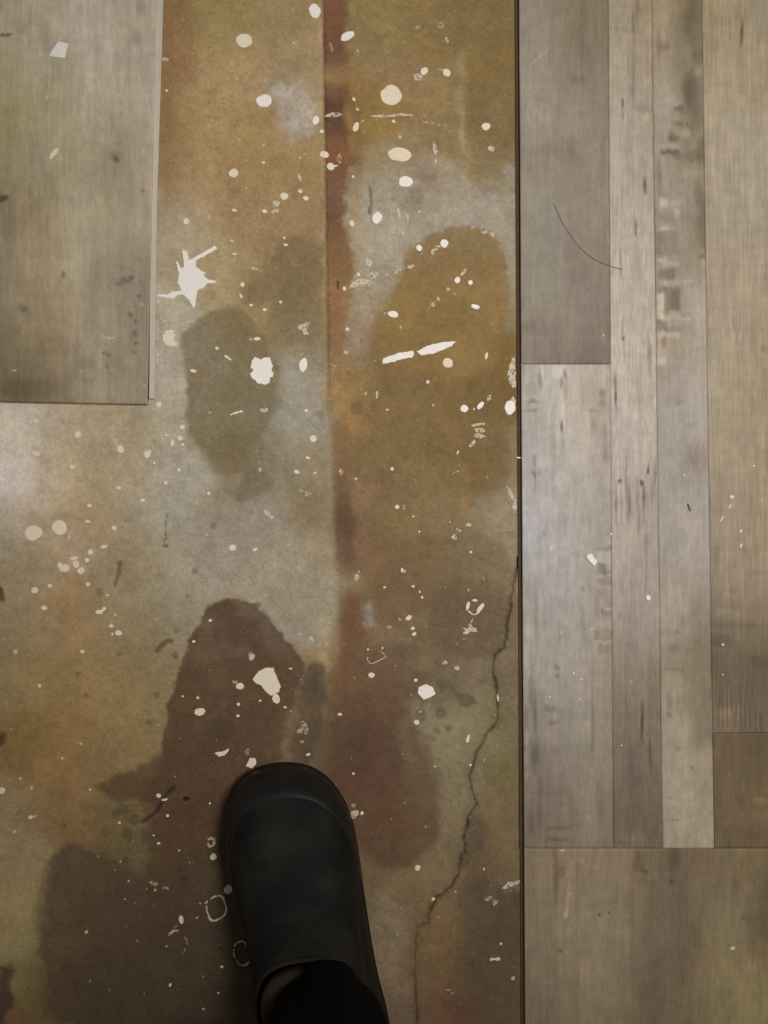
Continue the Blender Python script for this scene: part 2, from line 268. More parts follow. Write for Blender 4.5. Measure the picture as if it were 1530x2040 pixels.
M_steel = plain('rusted_steel', (205, 182, 148), .45, .4, .2, 900)
M_pebble = plain('black_grit', (14, 11, 9), .6, .3, .3, 900)

# ------------------------------------------------------------------ concrete floor with crack, damp prints, rust and paint
def build_floor():
    pitch = 2.0
    xs = np.concatenate([[-2600, -1700], np.arange(-1000, -20, 10), np.arange(-20, 1062, pitch), [1120, 1400, 1800, 2600, 4000]])
    ys = np.concatenate([[-2600, -1700], np.arange(-1000, -20, 10), np.arange(-20, 2062, pitch), np.arange(2070, 2900, 10), [3600, 4600]])
    X, Y = np.meshgrid(xs, ys); shp = X.shape; x = X.ravel(); y = Y.ravel()
    cx = np.clip(np.abs(x), 0, 1060); cy = np.clip(np.where(y > 2040, 4080 - y, np.abs(y)), 0, 2040)   # beyond the photo the same floor goes on
    col = blend_points(cx, cy, CONCRETE, 34, 5, 22)
    # mottling
    n1 = fbm(x / 45, y / 45, 3, 5); n2 = fbm(x / 14, y / 14, 9, 4); n3 = fbm(x / 150, y / 150, 21, 4); n4 = fbm(x / 5, y / 5, 15, 3); n5 = fbm(x / 70, y / 70, 23, 3)
    col *= (1 + .15 * n1 + .14 * n2 + .06 * n3 + .15 * n4)[:, None]
    col *= 1 + .02 * np.stack([n3, 0 * n3, -n3], 1)
    damp = np.zeros(len(x))
    ex = x + 9 * fbm(x / 26, y / 26, 31, 4) + 3.0 * fbm(x / 7, y / 7, 33, 3)
    ey = y + 9 * fbm(x / 26, y / 26, 32, 4) + 3.0 * fbm(x / 7, y / 7, 34, 3)
    def lay(sel, a, c, mot=.14):
        cc = c[None, :] * (1 + mot * n1[sel] + .14 * n2[sel] + .16 * n4[sel] + .10 * n5[sel])[:, None]
        col[sel] = col[sel] * (1 - a)[:, None] + cc * a[:, None]
    def strokes(table):
        for line in table.strip().split('\n'):
            h, p = line.split('|'); h = nums(h); p = chaikin(pairs(nums(p)), 2, False); sel = box_sel(x, y, p, h[0] * 3)
            d = seg_dist(ex[sel], ey[sel], p, False) / h[0]
            a = np.exp(-d * d) * h[1] * np.clip(1 + .7 * n1[sel] + .5 * n2[sel], 0, 1.4)
            lay(sel, np.clip(a, 0, 1), tolin(h[2:5]))
    strokes(PALE)
    for line in STAINS.strip().split('\n'):
        so, st, c, p = line.split('|'); so = float(so); p = chaikin(pairs(nums(p)), 2); sel = box_sel(x, y, p, so * 4 + 14)
        d = seg_dist(ex[sel], ey[sel], p, True); d = np.where(inside(ex[sel], ey[sel], p), d, -d)
        sl = so * (1 + 4.0 * np.clip(n5[sel], 0, 1)); a = sstep(-sl, sl, d) * float(st) * np.clip(1 + .22 * n1[sel] + .25 * n5[sel], 0, 1.15)
        lay(sel, np.clip(a, 0, 1), tolin(nums(c))); damp[sel] = np.maximum(damp[sel], a)
    # the saw-cut line along the rust: straight left side, feathered right side
    left = np.interp(y, [-20, 500, 800, 900, 1100, 1300], [643, 650, 654, 662, 668, 680])
    st = np.array(rows(STRIPE)); yj = y + 10 * n1
    q = [np.interp(yj, st[:, 0], st[:, i]) for i in range(7)]; scol = np.stack([np.interp(yj, st[:, 0], tolin(st[:, 3:6])[:, i]) for i in range(3)], 1)
    sel = np.nonzero((x > 600) & (x < 780) & (y < 1460))[0]
    ls = np.interp(y[sel], [0, 780, 860, 1460], [2.5, 2.5, 9, 14])
    a = sstep(-ls, ls, ex[sel] * .25 + x[sel] * .75 - left[sel]) * sstep(13, -13, x[sel] + 13 * n1[sel] + 8 * n2[sel] - q[2][sel]) * q[6][sel] * np.clip(1 + .35 * n1[sel] + .3 * n2[sel], 0, 1.1)
    cc = scol[sel] * (1 + .2 * n1[sel] + .2 * n2[sel] + .12 * n4[sel])[:, None]; col[sel] = col[sel] * (1 - a)[:, None] + cc * a[:, None]
    for line in RUST.strip().split('\n'):
        h, p = line.split('|'); h = nums(h); p = chaikin(pairs(nums(p)), 2, False); sel = box_sel(x, y, p, h[0] * 3)
        d = seg_dist(ex[sel], ey[sel], p, False) / h[0]
        a = np.exp(-d * d) * h[1] * np.clip(1 + .9 * n1[sel] + .6 * n2[sel], 0, 1.5)
        if 600 < p[:, 0].mean() < 720 and p[:, 1].min() < 1000: a = a * (.12 + .88 * sstep(-2, 2, x[sel] - left[sel]))
        lay(sel, np.clip(a, 0, 1), tolin(h[2:5]), .22)
    for r in rows(DOTS):
        sel = np.nonzero((abs(x - r[0]) < r[2] * 2) & (abs(y - r[1]) < r[2] * 2))[0]
        d = np.hypot(x[sel] - r[0], y[sel] - r[1]) + 1.5 * n2[sel]
        a = sstep(r[2] + 2, r[2] - 2, d) * r[3]; col[sel] *= (1 - .48 * a)[:, None]; damp[sel] = np.maximum(damp[sel], a)
    for line in FLECKS.strip().split('\n'):
        h, p = line.split('|'); h = nums(h); p = chaikin(pairs(nums(p)), 1, False); sel = box_sel(x, y, p, 16)
        d = seg_dist(ex[sel] * .4 + x[sel] * .6, ey[sel] * .4 + y[sel] * .6, p, False)
        a = sstep(h[0], h[0] * .35, d) * h[1]; col[sel] *= (1 - .7 * a)[:, None]
    # scattered pits and grit
    pit = vnoise(x / 4.2, y / 4.2, 77); zone = sstep(-.2, .5, fbm(x / 90, y / 90, 78, 3))
    col *= (1 - .30 * sstep(.86, .97, pit) * zone)[:, None]
    spk = vnoise(x / 3.3, y / 3.3, 91); col *= (1 + .55 * sstep(.93, .99, spk) * (x > 300))[:, None]
    # crack
    cp = CRACK; sel = box_sel(x, y, cp, 30)
    jx = x[sel] + 4 * fbm(x[sel] / 12, y[sel] / 12, 61, 3); jy = y[sel] + 4 * fbm(x[sel] / 12, y[sel] / 12, 62, 3)
    d = seg_dist(jx, jy, np.array(cp), False)
    wd = (1.5 + .9 * fbm(y[sel] / 40, y[sel] * 0, 63, 2)) * (1 - .45 * sstep(1780, 1900, y[sel]))
    z = 0.00012 * n1 + 0.00006 * n2
    z[sel] -= .0026 * sstep(wd + 1.0, wd - 1.2, d)
    col[sel] *= (1 - .5 * sstep(wd + 1.2, wd - .8, d))[:, None]
    col[sel] *= (1 - .12 * sstep(14, 3, d))[:, None]
    # saw cut: a fine shallow line on the left side of the rust
    dl = np.abs(x - left + 2 * n2); m = (y < 790) & (dl < 4)
    z[m] -= .0005; col[m] *= .80
    z = z - .00014
    far = (x < -30) | (x > 1065) | (y < -30) | (y > 2065); z[far] = -.0002
    P = np.stack([(x - 765) * S, (1020 - y) * S, z], 1).reshape(*shp, 3)
    me = sheet('floor', P, np.clip(col, .006, .85), {'damp': damp})
    return set_props(link_mesh('floor', me, M_concrete), kind='structure')
CRACK = pairs(nums("1037 1092 1030 1130 1024 1165 1018 1200 1012 1240 1008 1275 1005 1290 985 1305 980 1335 987 1355 990 1385 993 1410 990 1435 975 1455 958 1480 950 1500 940 1530 936 1545 938 1570 943 1590 950 1603 935 1620 930 1640 922 1670 927 1695 918 1710 912 1740 900 1765 868 1790 860 1805 852 1838 830 1848 827 1880 825 1930 830 1980 828 2055"))
floor = build_floor()

# ------------------------------------------------------------------ planks
MARKS = {}   # plank -> marks: kind x y rx ry gain softness   (gain < 1 darker ink, > 1 paler ink of the printed pattern)
MARKS['L'] = """e 250 558 14 5 .80 4;e 262 552 6 5 .75 3;e 238 566 7 5 .78 3;e 276 588 5 4 .75 3;e 260 628 5 6 .75 3;e 270 640 4 5 .78 3;e 268 665 5 8 .8 3;e 271 683 5 4 .75 3;e 268 704 6 4 .78 3;e 208 702 4 4 .7 3;e 217 708 4 5 .72 3;e 213 731 4 3 .72 3;e 218 744 4 4 .72 3;e 126 548 5 8 .68 4;e 45 615 12 8 .85 8;e 48 616 4 4 .75 3;e 232 318 5 5 .62 5;e 226 310 12 8 .85 8;e 272 75 8 14 .82 7;e 280 12 6 16 .84 6;e 5 395 14 7 .6 5;e 10 70 14 4 .6 4;e 112 690 40 20 .92 16;e 60 775 60 22 .88 18;e 282 606 5 5 1.22 3;e 243 588 4 3 1.2 3;e 180 150 8 60 1.08 8;e 150 480 7 70 1.09 8;e 255 85 6 80 .94 6;e 200 760 3 60 1.08 3;e 208 640 3 80 1.06 3;e 285 380 4 4 .7 2"""
MARKS['A'] = """s 1057 128 1090 100 3 1.14;s 1062 120 1105 84 2.5 1.10;e 1138 300 8 18 .9 8;e 1160 160 18 8 .92 8;e 1172 578 2 2 .6 2;e 1075 650 40 18 .94 14;e 1165 700 20 20 .93 12;e 1110 695 14 30 .92 10;e 1130 720 70 4 .95 4;e 1200 350 3 60 .92 3;e 1206 470 2 50 .93 2;e 1160 60 4 60 .92 5;e 1070 240 24 40 1.06 16;e 1200 668 4 14 1.1 4;e 1090 300 60 10 .95 12"""
MARKS['B'] = """e 1081 745 3 22 1.14 2;e 1076 752 3 16 .78 3;e 1079 768 3 10 .85 3;e 1107 740 12 14 1.10 4;e 1125 745 3 9 .62 2;e 1119 762 3 11 .66 2;e 1125 782 4 14 .88 4;e 1122 800 3 60 1.1 3;e 1119 850 2.6 13 .55 2;e 1121 878 2 18 .8 2;e 1062 800 12 3.5 .76 3;e 1062 819 9 3 .82 3;e 1048 818 4 3 .82 3;e 1199 784 6 9 .8 5;e 1199 803 7 8 .78 5;e 1180 818 9 3.5 .88 4;e 1181 850 5 12 .86 5;e 1203 860 6 12 .86 6;e 1205 905 7 16 .86 6;e 1150 960 10 30 .95 8;e 1192 975 7 24 .93 8;e 1065 922 2.2 12 .72 2;e 1066 946 3 10 .66 2;e 1060 940 3 4 .8 2;e 1076 942 3 4 .8 2;e 1066 968 2.2 14 .8 2;e 1104 920 3 40 .92 3;e 1100 870 3 30 .93 3;e 1203 750 4 20 1.1 3;e 1083 1063 2 7 .75 2;
r 1202 1109 16 11 1.14 2;r 1199 1133 8 12 .80 2;r 1213 1128 5 10 1.06 2;r 1213 1139 6 4 .82 2;r 1193 1148 9 2.2 1.14 1.5;r 1213 1145 5 3.5 1.16 1.5;r 1205 1157 15 8 .88 3;r 1205 1170 15 3 1.05 2;r 1200 1094 14 3.5 .92 2;r 1213 1078 6 8 1.1 3;r 1214 1092 6 6 .86 2;r 1212 1213 11 1.8 1.16 1;r 1199 1218 3 6 .72 1.5;r 1208 1222 8 4 .88 2;r 1207 1244 12 5 1.12 2;r 1205 1265 15 11 .88 2;r 1205 1264 8 7 1.1 3;r 1187 1265 3 10 .82 2;r 1205 1279 16 2 1.16 1;r 1205 1292 16 10 .90 4;e 1206 1180 10 10 .96 5;
e 1162 1172 3 6 .85 3;e 1130 1100 24 30 1.03 12;e 1110 1330 5 5 .76 4;e 1110 1347 6 4 .8 4;e 1096 1412 12 6 .82 5;e 1103 1440 16 5 .88 5;e 1180 1380 3 90 .90 3;e 1181 1460 3 50 .84 3;e 1160 1460 30 22 1.05 8;e 1180 1560 4 60 1.08 4;e 1100 1580 46 3 .93 3;e 1100 1600 50 3 .95 3;e 1112 1650 26 4 .82 4;e 1112 1672 24 4 .84 4;e 1165 1600 18 60 1.05 12;e 1060 1380 5 40 .80 5;e 1066 1420 4 30 .72 3;e 1066 1505 8 26 .74 5;e 1049 1470 4 16 1.2 2;e 1048 1510 4 14 1.22 2;e 1049 1545 3 10 1.15 2;e 1050 1310 5 30 1.10 3;e 1052 1250 5 20 1.08 3;e 1054 1130 8 30 1.04 4;e 1068 1230 3 60 .88 3;e 1048 1430 4 26 .84 3;e 1075 1600 4 70 .90 4;e 1058 1640 6 20 .84 5"""
MARKS['C'] = """e 1241 205 2.2 11 .50 1.5;e 1244 196 2 10 1.16 1.5;e 1241 232 2 10 .82 2;e 1285 372 2.6 15 .55 2;e 1283 360 2 10 .8 2;e 1268 460 1.8 10 .5 1.5;e 1266 446 1.5 8 .7 1.5;e 1237 520 1.5 20 .66 1.5;e 1238 545 1.4 14 .74 1.5;e 1241 674 3 6 .58 2;e 1240 655 1.2 20 .7 1;e 1243 700 1.2 16 .8 1;e 1227 785 2.4 34 .66 2;e 1226 792 2.4 12 .62 1.5;e 1224 758 2 14 .76 2;e 1293 700 3 30 .78 2.5;e 1296 725 2 24 .85 2;e 1275 830 1.4 80 .88 1.5;e 1292 930 1.6 8 .6 1;e 1291 938 2.6 6 .5 1.5;e 1235 957 4 4.5 .55 2;e 1279 963 4 6 .5 2;e 1279 952 2 7 1.15 1;e 1282 980 2 14 .66 1.5;e 1248 955 2 40 .76 2;e 1253 1000 2.4 30 .62 2;e 1228 1000 2 26 .66 2;e 1237 1010 2 30 .8 2;e 1245 1020 2 30 1.1 2;e 1270 985 4 30 .84 3;e 1283 1010 3 36 .78 2;e 1273 1040 3 30 .82 3;e 1305 950 2 30 .72 2;e 1299 985 2 24 .86 2;e 1288 1100 3 60 .90 3;e 1262 50 3 30 .76 3;e 1270 20 4 24 .78 4;e 1262 140 3 40 .86 3;e 1262 180 4 30 .88 4;e 1280 215 12 12 .9 8;e 1288 235 8 6 1.08 4;e 1296 60 3 60 1.08 2;e 1294 310 8 30 1.05 6;e 1280 1430 2.4 26 .52 2;e 1279 1460 2 20 .7 2;e 1295 1490 2.4 16 .66 2;e 1297 1520 2 20 .75 2;e 1260 1560 16 60 .92 12;e 1247 1640 6 50 1.06 6;e 1248 1400 3 40 .9 3;e 1262 1210 8 60 .96 6;e 1262 1670 2 12 1.15 2"""
MARKS['D'] = """e 1388 50 26 60 .84 12;e 1382 200 18 60 .84 10;e 1400 300 12 26 .80 6;e 1402 430 10 44 .84 6;e 1330 140 14 20 1.08 8;r 1322 403 8 8 1.26 3;r 1340 402 22 7 1.10 5;r 1348 424 6 8 1.16 3;r 1328 432 16 9 .90 4;r 1322 453 10 4 1.20 2;r 1338 455 18 3 1.10 3;r 1312 485 6 22 .82 3;r 1335 485 18 24 .92 5;r 1318 518 10 4 1.22 2;r 1336 524 18 4 1.18 3;r 1328 546 16 10 .80 3;r 1346 543 8 10 .90 3;r 1322 565 8 5 1.14 3;r 1355 561 26 3 1.14 3;r 1318 577 10 5 .84 3;r 1316 610 6 24 1.30 2;r 1340 595 16 24 .78 3;r 1346 598 8 20 .88 4;r 1338 622 6 6 1.05 4;r 1345 632 30 5 1.16 4;r 1366 628 10 3 .86 2;r 1318 648 9 9 .80 3;r 1340 655 16 5 .86 4;r 1330 668 22 5 1.16 3;r 1322 685 5 10 .82 3;r 1313 690 4 20 1.1 2;r 1318 718 8 7 1.20 3;r 1322 745 16 14 .90 10;
e 1352 217 10 7 .74 5;e 1350 246 12 5 .82 4;e 1343 276 12 7 .72 4;e 1337 272 4 10 .8 3;r 1333 291 20 4 1.14 4;r 1335 303 18 5 .66 3;e 1350 310 10 8 .8 5;e 1368 265 9 10 1.22 5;e 1372 234 6 12 1.1 4;e 1369 245 2 6 .66 2;e 1380 310 16 12 .82 8;e 1375 345 18 9 1.12 8;e 1392 385 9 26 .84 6;e 1376 170 16 30 .86 10;e 1368 185 9 30 .84 8;e 1330 190 14 24 1.08 10;e 1355 205 10 5 1.14 4;e 1372 20 18 50 .90 14;e 1395 115 14 18 .84 6;e 1388 145 6 8 1.12 4;e 1325 92 10 8 .84 6;e 1312 90 4 20 .8 4;e 1402 485 7 12 .86 5;e 1400 510 10 5 .8 4;e 1402 525 4 10 1.18 3;e 1313 355 5 28 .82 4;
e 1350 800 14 10 .94 8;e 1385 905 16 18 .90 8;e 1376 850 10 8 .9 6;e 1340 900 20 8 .95 8;e 1352 803 4 6 .86 4;e 1360 1240 3 10 .86 6;e 1345 1290 12 10 .88 6;e 1350 1260 5 5 .8 4;r 1343 1333 20 3 .86 3;r 1343 1360 22 20 1.06 8;e 1335 1400 4 16 .84 4;e 1350 1395 3 14 .86 3;e 1334 1425 6 5 .84 4;e 1365 1480 8 60 1.06 6;e 1335 1590 5 4 .84 3;e 1344 1633 9 2.5 .84 2;e 1370 1580 14 8 1.05 6;e 1378 1529 2 2 .5 1.5;e 1352 1493 4 4 .82 3"""
MARKS['E'] = """e 1478 60 2 24 .55 2;e 1477 75 1.6 16 .6 1.5;e 1454 50 1.4 30 .8 1.5;e 1520 695 5 8 .72 4;e 1521 697 2 5 1.3 2;e 1476 665 3 12 1.18 2;e 1462 670 3 14 1.12 2;e 1455 620 2 50 1.10 2;e 1462 600 1.6 60 .86 1.6;e 1464 650 1.4 30 .8 1.4;e 1490 240 4 14 1.14 3;e 1479 200 5 12 1.12 3;e 1478 375 3 20 1.10 3;e 1500 380 3 30 1.10 3;e 1447 1130 3 60 1.12 3;e 1437 1110 3 50 1.10 3;e 1428 1120 4 24 .86 4;e 1440 1220 40 5 1.10 5;e 1450 1245 60 8 .9 8;e 1435 1275 24 12 .84 8;e 1510 1320 24 14 .9 8;e 1440 1420 20 14 1.14 4;e 1465 1420 16 18 1.12 6;e 1432 1405 1.2 36 .66 1.2;e 1440 1410 1.2 34 .66 1.2;e 1448 1410 1.2 34 .68 1.2;e 1457 1415 1.2 34 .66 1.2;e 1465 1420 1.2 32 .7 1.2;e 1475 1425 1.2 32 .68 1.2;e 1484 1430 1.2 28 .7 1.2;e 1494 1435 1.2 24 .72 1.2;e 1504 1435 1.2 24 .72 1.2;e 1515 1435 1.2 24 .72 1.2"""
MARKS['G'] = """e 1481 1570 4 12 1.14 4;e 1478 1600 4 18 .86 4;e 1515 1595 14 6 1.16 5;e 1478 1621 6 4 1.16 3;e 1502 1622 6 4 1.12 3;e 1450 1640 6 10 1.10 5;e 1500 1660 26 20 .94 12"""
MARKS['F'] = """s 1128 1735 1130 1745 2.5 1.24;s 1132 1760 1133 1780 3 1.22;s 1133 1780 1127 1826 4 1.26;s 1127 1825 1126 1830 6 1.16;s 1131 1838 1132 1850 3 1.16;s 1132 1852 1132 1868 4 1.16;e 1119 1760 6 24 1.06 4;e 1108 1750 4 40 .82 5;e 1119 1735 7 14 .84 5;e 1150 1760 3 60 .92 3;e 1160 1716 4 6 1.1 3;e 1271 1720 10 18 .84 6;e 1283 1736 10 4 .82 4;e 1270 1700 4 8 .8 4;e 1344 1710 14 24 .86 8;e 1337 1757 4 5 .66 3;e 1193 1823 3.5 3 .56 2;e 1212 1817 2.2 2.4 .5 1.5;e 1481 1828 2.5 2.5 .6 2;e 1300 1850 12 40 .93 8;e 1260 1880 3 90 .92 3;e 1355 1880 20 90 .93 14;e 1290 1960 26 40 .93 16;e 1116 1895 8 3 .8 3;e 1465 1760 4 20 .86 5;e 1480 1780 5 20 1.08 5;e 1500 1930 14 24 1.08 10;e 1400 1760 20 12 1.05 8;e 1420 1800 30 10 1.04 10;e 1290 2020 16 50 .94 10;e 1060 1850 10 160 .95 8;e 1090 1960 3 90 .95 3;e 1150 1900 3 160 .96 3"""
def plank(name, key, table, mat, xl, xr, yt, yb, z1, parent, sig=(26, 40), grain=.08, step=3.0, gy=110.):
    """xl(y), xr(y): sides; yt(x), yb(x): ends, all in photo pixels of the plank's top face"""
    def cuts(a, b, lo, hi, st):                                # fine where the photo looks, coarse beyond
        c = [np.array([a, b])]
        if min(b, hi) > max(a, lo): c.append(np.arange(max(a, lo), min(b, hi), st))
        if a < lo: c.append(np.arange(a, min(b, lo), 14))
        if b > hi: c.append(np.arange(max(a, hi), b, 14))
        c = np.unique(np.concatenate(c)); c = c[np.r_[True, np.diff(c) > .4]]; c = np.concatenate([[a], c[(c > a + 1.3) & (c < b - 1.3)], [b]])
        return (c - a) / (b - a)
    u = cuts(float(xl(1000)), float(xr(1000)), -20, 1550, step); v = cuts(float(yt(900)), float(yb(900)), -20, 2060, step * 1.25); U, V = np.meshgrid(u, v); nx, ny = len(u) - 1, len(v) - 1
    def place(U, V):
        Y = yt(0) + (yb(0) - yt(0)) * V
        Xx = xl(Y) + (xr(Y) - xl(Y)) * U
        return Xx, yt(Xx) + (yb(Xx) - yt(Xx)) * V
    X, Y = place(U, V); x = X.ravel(); y = Y.ravel()
    cx = np.clip(np.where(x > 1530, 3060 - x, np.abs(x)), 0, 1530); cy = np.clip(np.where(y > 2040, 4080 - y, np.abs(y)), 0, 2040)
    col = blend_points(cx, cy, table, 1.0, 40 + ord(key), 7, sig[0], sig[1])
    sd = 200 + ord(key) * 7
    g1 = fbm(x / 7, y / gy, sd, 4); g2 = fbm(x / 22, y / 60, sd + 1, 4); g3 = fbm(x / 34, y / 12, sd + 2, 3); g4 = fbm(x / 12, y / 20, sd + 3, 4); g5 = fbm(x / 4, y / 9, sd + 8, 3)
    col *= (1 + 1.5 * grain * g1 + .13 * g2 + .08 * g3 + .12 * g4 + .06 * g5)[:, None]
    wx = x + 2.2 * fbm(x / 9, y / 16, sd + 4, 3); wy = y + 4 * fbm(x / 9, y / 16, sd + 5, 3)
    for line in MARKS[key].replace('\n', '').split(';'):
        t = line.split()
        if not t: continue
        k = t[0]; q = [float(a) for a in t[1:]]
        if k == 's':
            d = seg_dist(wx, wy, [(q[0], q[1]), (q[2], q[3])], False); a = sstep(q[4], q[4] * .3, d); gain = q[5]
        else:
            mx, my, rx, ry, gain, so = q; dx = np.abs(wx - mx); dy = np.abs(wy - my)
            if k == 'e': a = sstep(1 + so / max(rx, 1), 1 - min(.9, so / max(rx, 1)), np.sqrt((dx / rx) ** 2 + (dy / ry) ** 2))
            else: a = sstep(so, -so, np.maximum(dx - rx, dy - ry))
        col *= 1 + ((gain - 1) * (1.6 if gain < .75 else 1.8) * a)[:, None] * np.array([.93, 1.0, 1.06])
    col = np.clip(col, .008, .85).reshape(ny + 1, nx + 1, 3)
    top = np.zeros((ny + 1, nx + 1, 3)); k = S * (H - z1) / H
    top[..., 0] = (X - 765) * k; top[..., 1] = (1020 - Y) * k; top[..., 2] = z1
    # eased edge and side walls: the rim is pulled in a little, then drops to the floor
    e = .00012
    inner = top.copy(); inner[:, 0, 0] += e; inner[:, -1, 0] -= e; inner[0, :, 1] -= e; inner[-1, :, 1] += e
    rim = top.copy(); rim[..., 2] = z1 - .00025; base = top.copy(); base[..., 2] = .0001
    def wrap(a, ring):
        out = np.zeros((a.shape[0] + 2, a.shape[1] + 2, a.shape[2])); out[1:-1, 1:-1] = a
        out[0, 1:-1] = ring[0]; out[-1, 1:-1] = ring[-1]; out[1:-1, 0] = ring[:, 0]; out[1:-1, -1] = ring[:, -1]
        out[0, 0] = ring[0, 0]; out[0, -1] = ring[0, -1]; out[-1, 0] = ring[-1, 0]; out[-1, -1] = ring[-1, -1]
        return out
    def grow(a): return wrap(a, a)
    P1 = wrap(inner, rim); R2 = grow(base); P = wrap(P1, R2); C = grow(grow(col))
    me = sheet(name, P, C, None, True)
    o = link_mesh(name, me, mat, parent)
    return o
def strip(name, pts_l, pts_r, z0, z1, mat, parent):
    """a low bar between two polylines given in photo pixels"""
    n = len(pts_l); v = []
    for (a, b), (c, d) in zip(pts_l, pts_r): v += [W(a, b, z1), W(c, d, z1), W(a, b, z1)[:2] + (z0,), W(c, d, z1)[:2] + (z0,)]
    f = []
    for i in range(n - 1):
        a, b = 4 * i, 4 * i + 4
        f += [(a, b, b + 1, a + 1), (a + 2, b + 2, b, a), (a + 1, b + 1, b + 3, a + 3), (a + 3, b + 3, b + 2, a + 2)]
    f += [(0, 1, 3, 2), (4 * n - 4, 4 * n - 2, 4 * n - 1, 4 * n - 3)]
    return link_mesh(name, raw_mesh(name, v, f), mat, parent)
L = lambda x0, x1, y0=0., y1=2040.: (lambda y: x0 + (x1 - x0) * (np.asarray(y, float) - y0) / (y1 - y0))
K = lambda v: (lambda x: v + 0 * np.asarray(x, float))
ZP = .0055
def empty(name, loc=(0, 0, 0)):
    o = bpy.data.objects.new(name, None); COL.objects.link(o); o.location = loc; o.empty_display_size = .02; return o
flooring = set_props(empty('plank_flooring'), 'weathered grey-brown wood-look plank flooring laid along the right side over the concrete', 'flooring')
eL = L(1034, 1046); AB = L(1212, 1224); BC = L(1298, 1325); CD = L(1398, 1428)
plank('plank', 'A', PA, M_wood['soft'], eL, L(1211.8, 1223.8), K(-900), K(724.8), ZP, flooring, (26, 46), .07)
plank('plank', 'B', PB, M_wood['soft'], eL, L(1211.8, 1223.8), K(725.4), K(1689.9), ZP, flooring, (26, 46), .07)
plank('plank', 'C', PC, M_wood['streaked'], AB, L(1297.8, 1324.8), K(-900), K(1689.9), ZP, flooring, (22, 60), .07, 2.2)
plank('plank', 'D', PD, M_wood['soft'], BC, L(1397.8, 1427.8), K(-900), K(1689.9), ZP, flooring, (20, 34), .06)
plank('plank', 'E', PE, M_wood['combed'], CD, K(2500), K(-900), K(1459.9), ZP, flooring, (34, 40), .09)
plank('plank', 'G', PG, M_wood['soft'], CD, K(2500), K(1460.1), K(1689.95), ZP, flooring, (34, 40), .06)
plank('plank', 'F', PF, M_wood['soft'], eL, K(2500), K(1690.1), K(2900), ZP, flooring, (32, 46), .06)
yy = [-900, 725, 1690, 2900]
for i in range(3):
    a, b = yy[i], yy[i + 1]
    strip('groove_lip', [(eL(a) - 7.5, a), (eL(b) - 8.5, b)], [(eL(a) + .3, a), (eL(b) + .3, b)], .0001, .0016, M_core, flooring)

lp = empty('vinyl_plank', W(150, 400, 0))
set_props(lp, 'loose grey-brown wood-look plank at upper left, its pale tongue edge facing the bare concrete', 'plank')
pm = plank('plank_board', 'L', LEFTPLANK, M_wood['soft'], K(-1000), L(311.5, 293.5, 0, 803), K(-1000), lambda x: 800 + 5.5 * np.asarray(x, float) / 293., .0050, None, (30, 52), .07)
tg = strip('tongue', [(334, -1000), (311.5, 0), (301, 420), (298.5, 660), (297.0, 794)], [(353, -1000), (325.5, 0), (312.5, 420), (309.5, 660), (307.6, 794)], .0012, .0030, M_lip, None)
for o in (pm, tg):
    o.parent = lp; o.matrix_parent_inverse = Matrix.Translation(-lp.location)
g2 = strip('tongue_slot', [(330, -1000), (310, 0), (299, 420), (294.5, 660), (293, 794)], [(341, -1000), (321, 0), (302, 420), (299, 660), (297.5, 794)], .0012, .0022, M_core, None)
g2.parent = lp; g2.matrix_parent_inverse = Matrix.Translation(-lp.location)

# ------------------------------------------------------------------ paint on the floor
rng = random.Random(7)
def outline(x, y, rx, ry, ang, n, jag):
    ca, sa = math.cos(math.radians(ang)), math.sin(math.radians(ang)); out = []; ph = rng.random() * 6.28
    am = [(rng.uniform(.3, 1) * jag / (1 + .45 * j), rng.random() * 6.28, j + 2) for j in range(6)]
    for i in range(n):
        t = 2 * math.pi * i / n + ph; k = 1 + sum(a * math.sin(m * t + b) for a, b, m in am) * .7 + jag * .25 * (rng.random() - .5)
        a, b = rx * k * math.cos(t), ry * k * math.sin(t); out.append((x + a * ca - b * sa, y + a * sa + b * ca))
    return out
def dab(v, f, p, z0, h, inset=.84):
    """a dried dab: side wall, rounded shoulder, top"""
    n = len(p); cx = sum(a for a, b in p) / n; cy = sum(b for a, b in p) / n; o = len(v); h = h * (1 + .3 * rng.random())
    for z, k in ((z0, 1.0), (z0 + h * .75, .97), (z0 + h, inset)):
        for a, b in p: q = W(cx + (a - cx) * k, cy + (b - cy) * k, 0); v.append((q[0], q[1], z))
    for r in (0, 1):
        for i in range(n):
            j = (i + 1) % n; f.append((o + r * n + j, o + r * n + i, o + r * n + n + i, o + r * n + n + j))
    f.append(tuple(o + 2 * n + i for i in range(n))[::-1])
def stroke_outline(p, wd):
    p = chaikin(p, 1, False); l, r = [], []
    for i in range(len(p)):
        t = p[min(i + 1, len(p) - 1)] - p[max(i - 1, 0)]; t = t / (np.hypot(*t) + 1e-9); nn = np.array([-t[1], t[0]])
        k = wd * (.6 + .8 * rng.random()) * (.45 if i in (0, len(p) - 1) else 1)
        l.append(tuple(p[i] + nn * k)); r.append(tuple(p[i] - nn * k))
    return l, r
def ribbon(v, f, p, wd, z0, h):
    l, r = stroke_outline(p, wd); o = len(v)
    for a, b in zip(l, r):
        for q in (a, b): w_ = W(*q); v.append((w_[0], w_[1], z0))
        for q in (a, b):
            m = ((a[0] + b[0]) / 2 * .12 + q[0] * .88, (a[1] + b[1]) / 2 * .12 + q[1] * .88); w_ = W(*m); v.append((w_[0], w_[1], z0 + h))
    for i in range(len(l) - 1):
        a = o + 4 * i; b = a + 4
        f += [(a + 2, a + 3, b + 3, b + 2), (a, a + 2, b + 2, b), (a + 3, a + 1, b + 1, b + 3)]
    f += [(o, o + 1, o + 3, o + 2)]; e = o + 4 * (len(l) - 1); f += [(e + 1, e, e + 2, e + 3)]
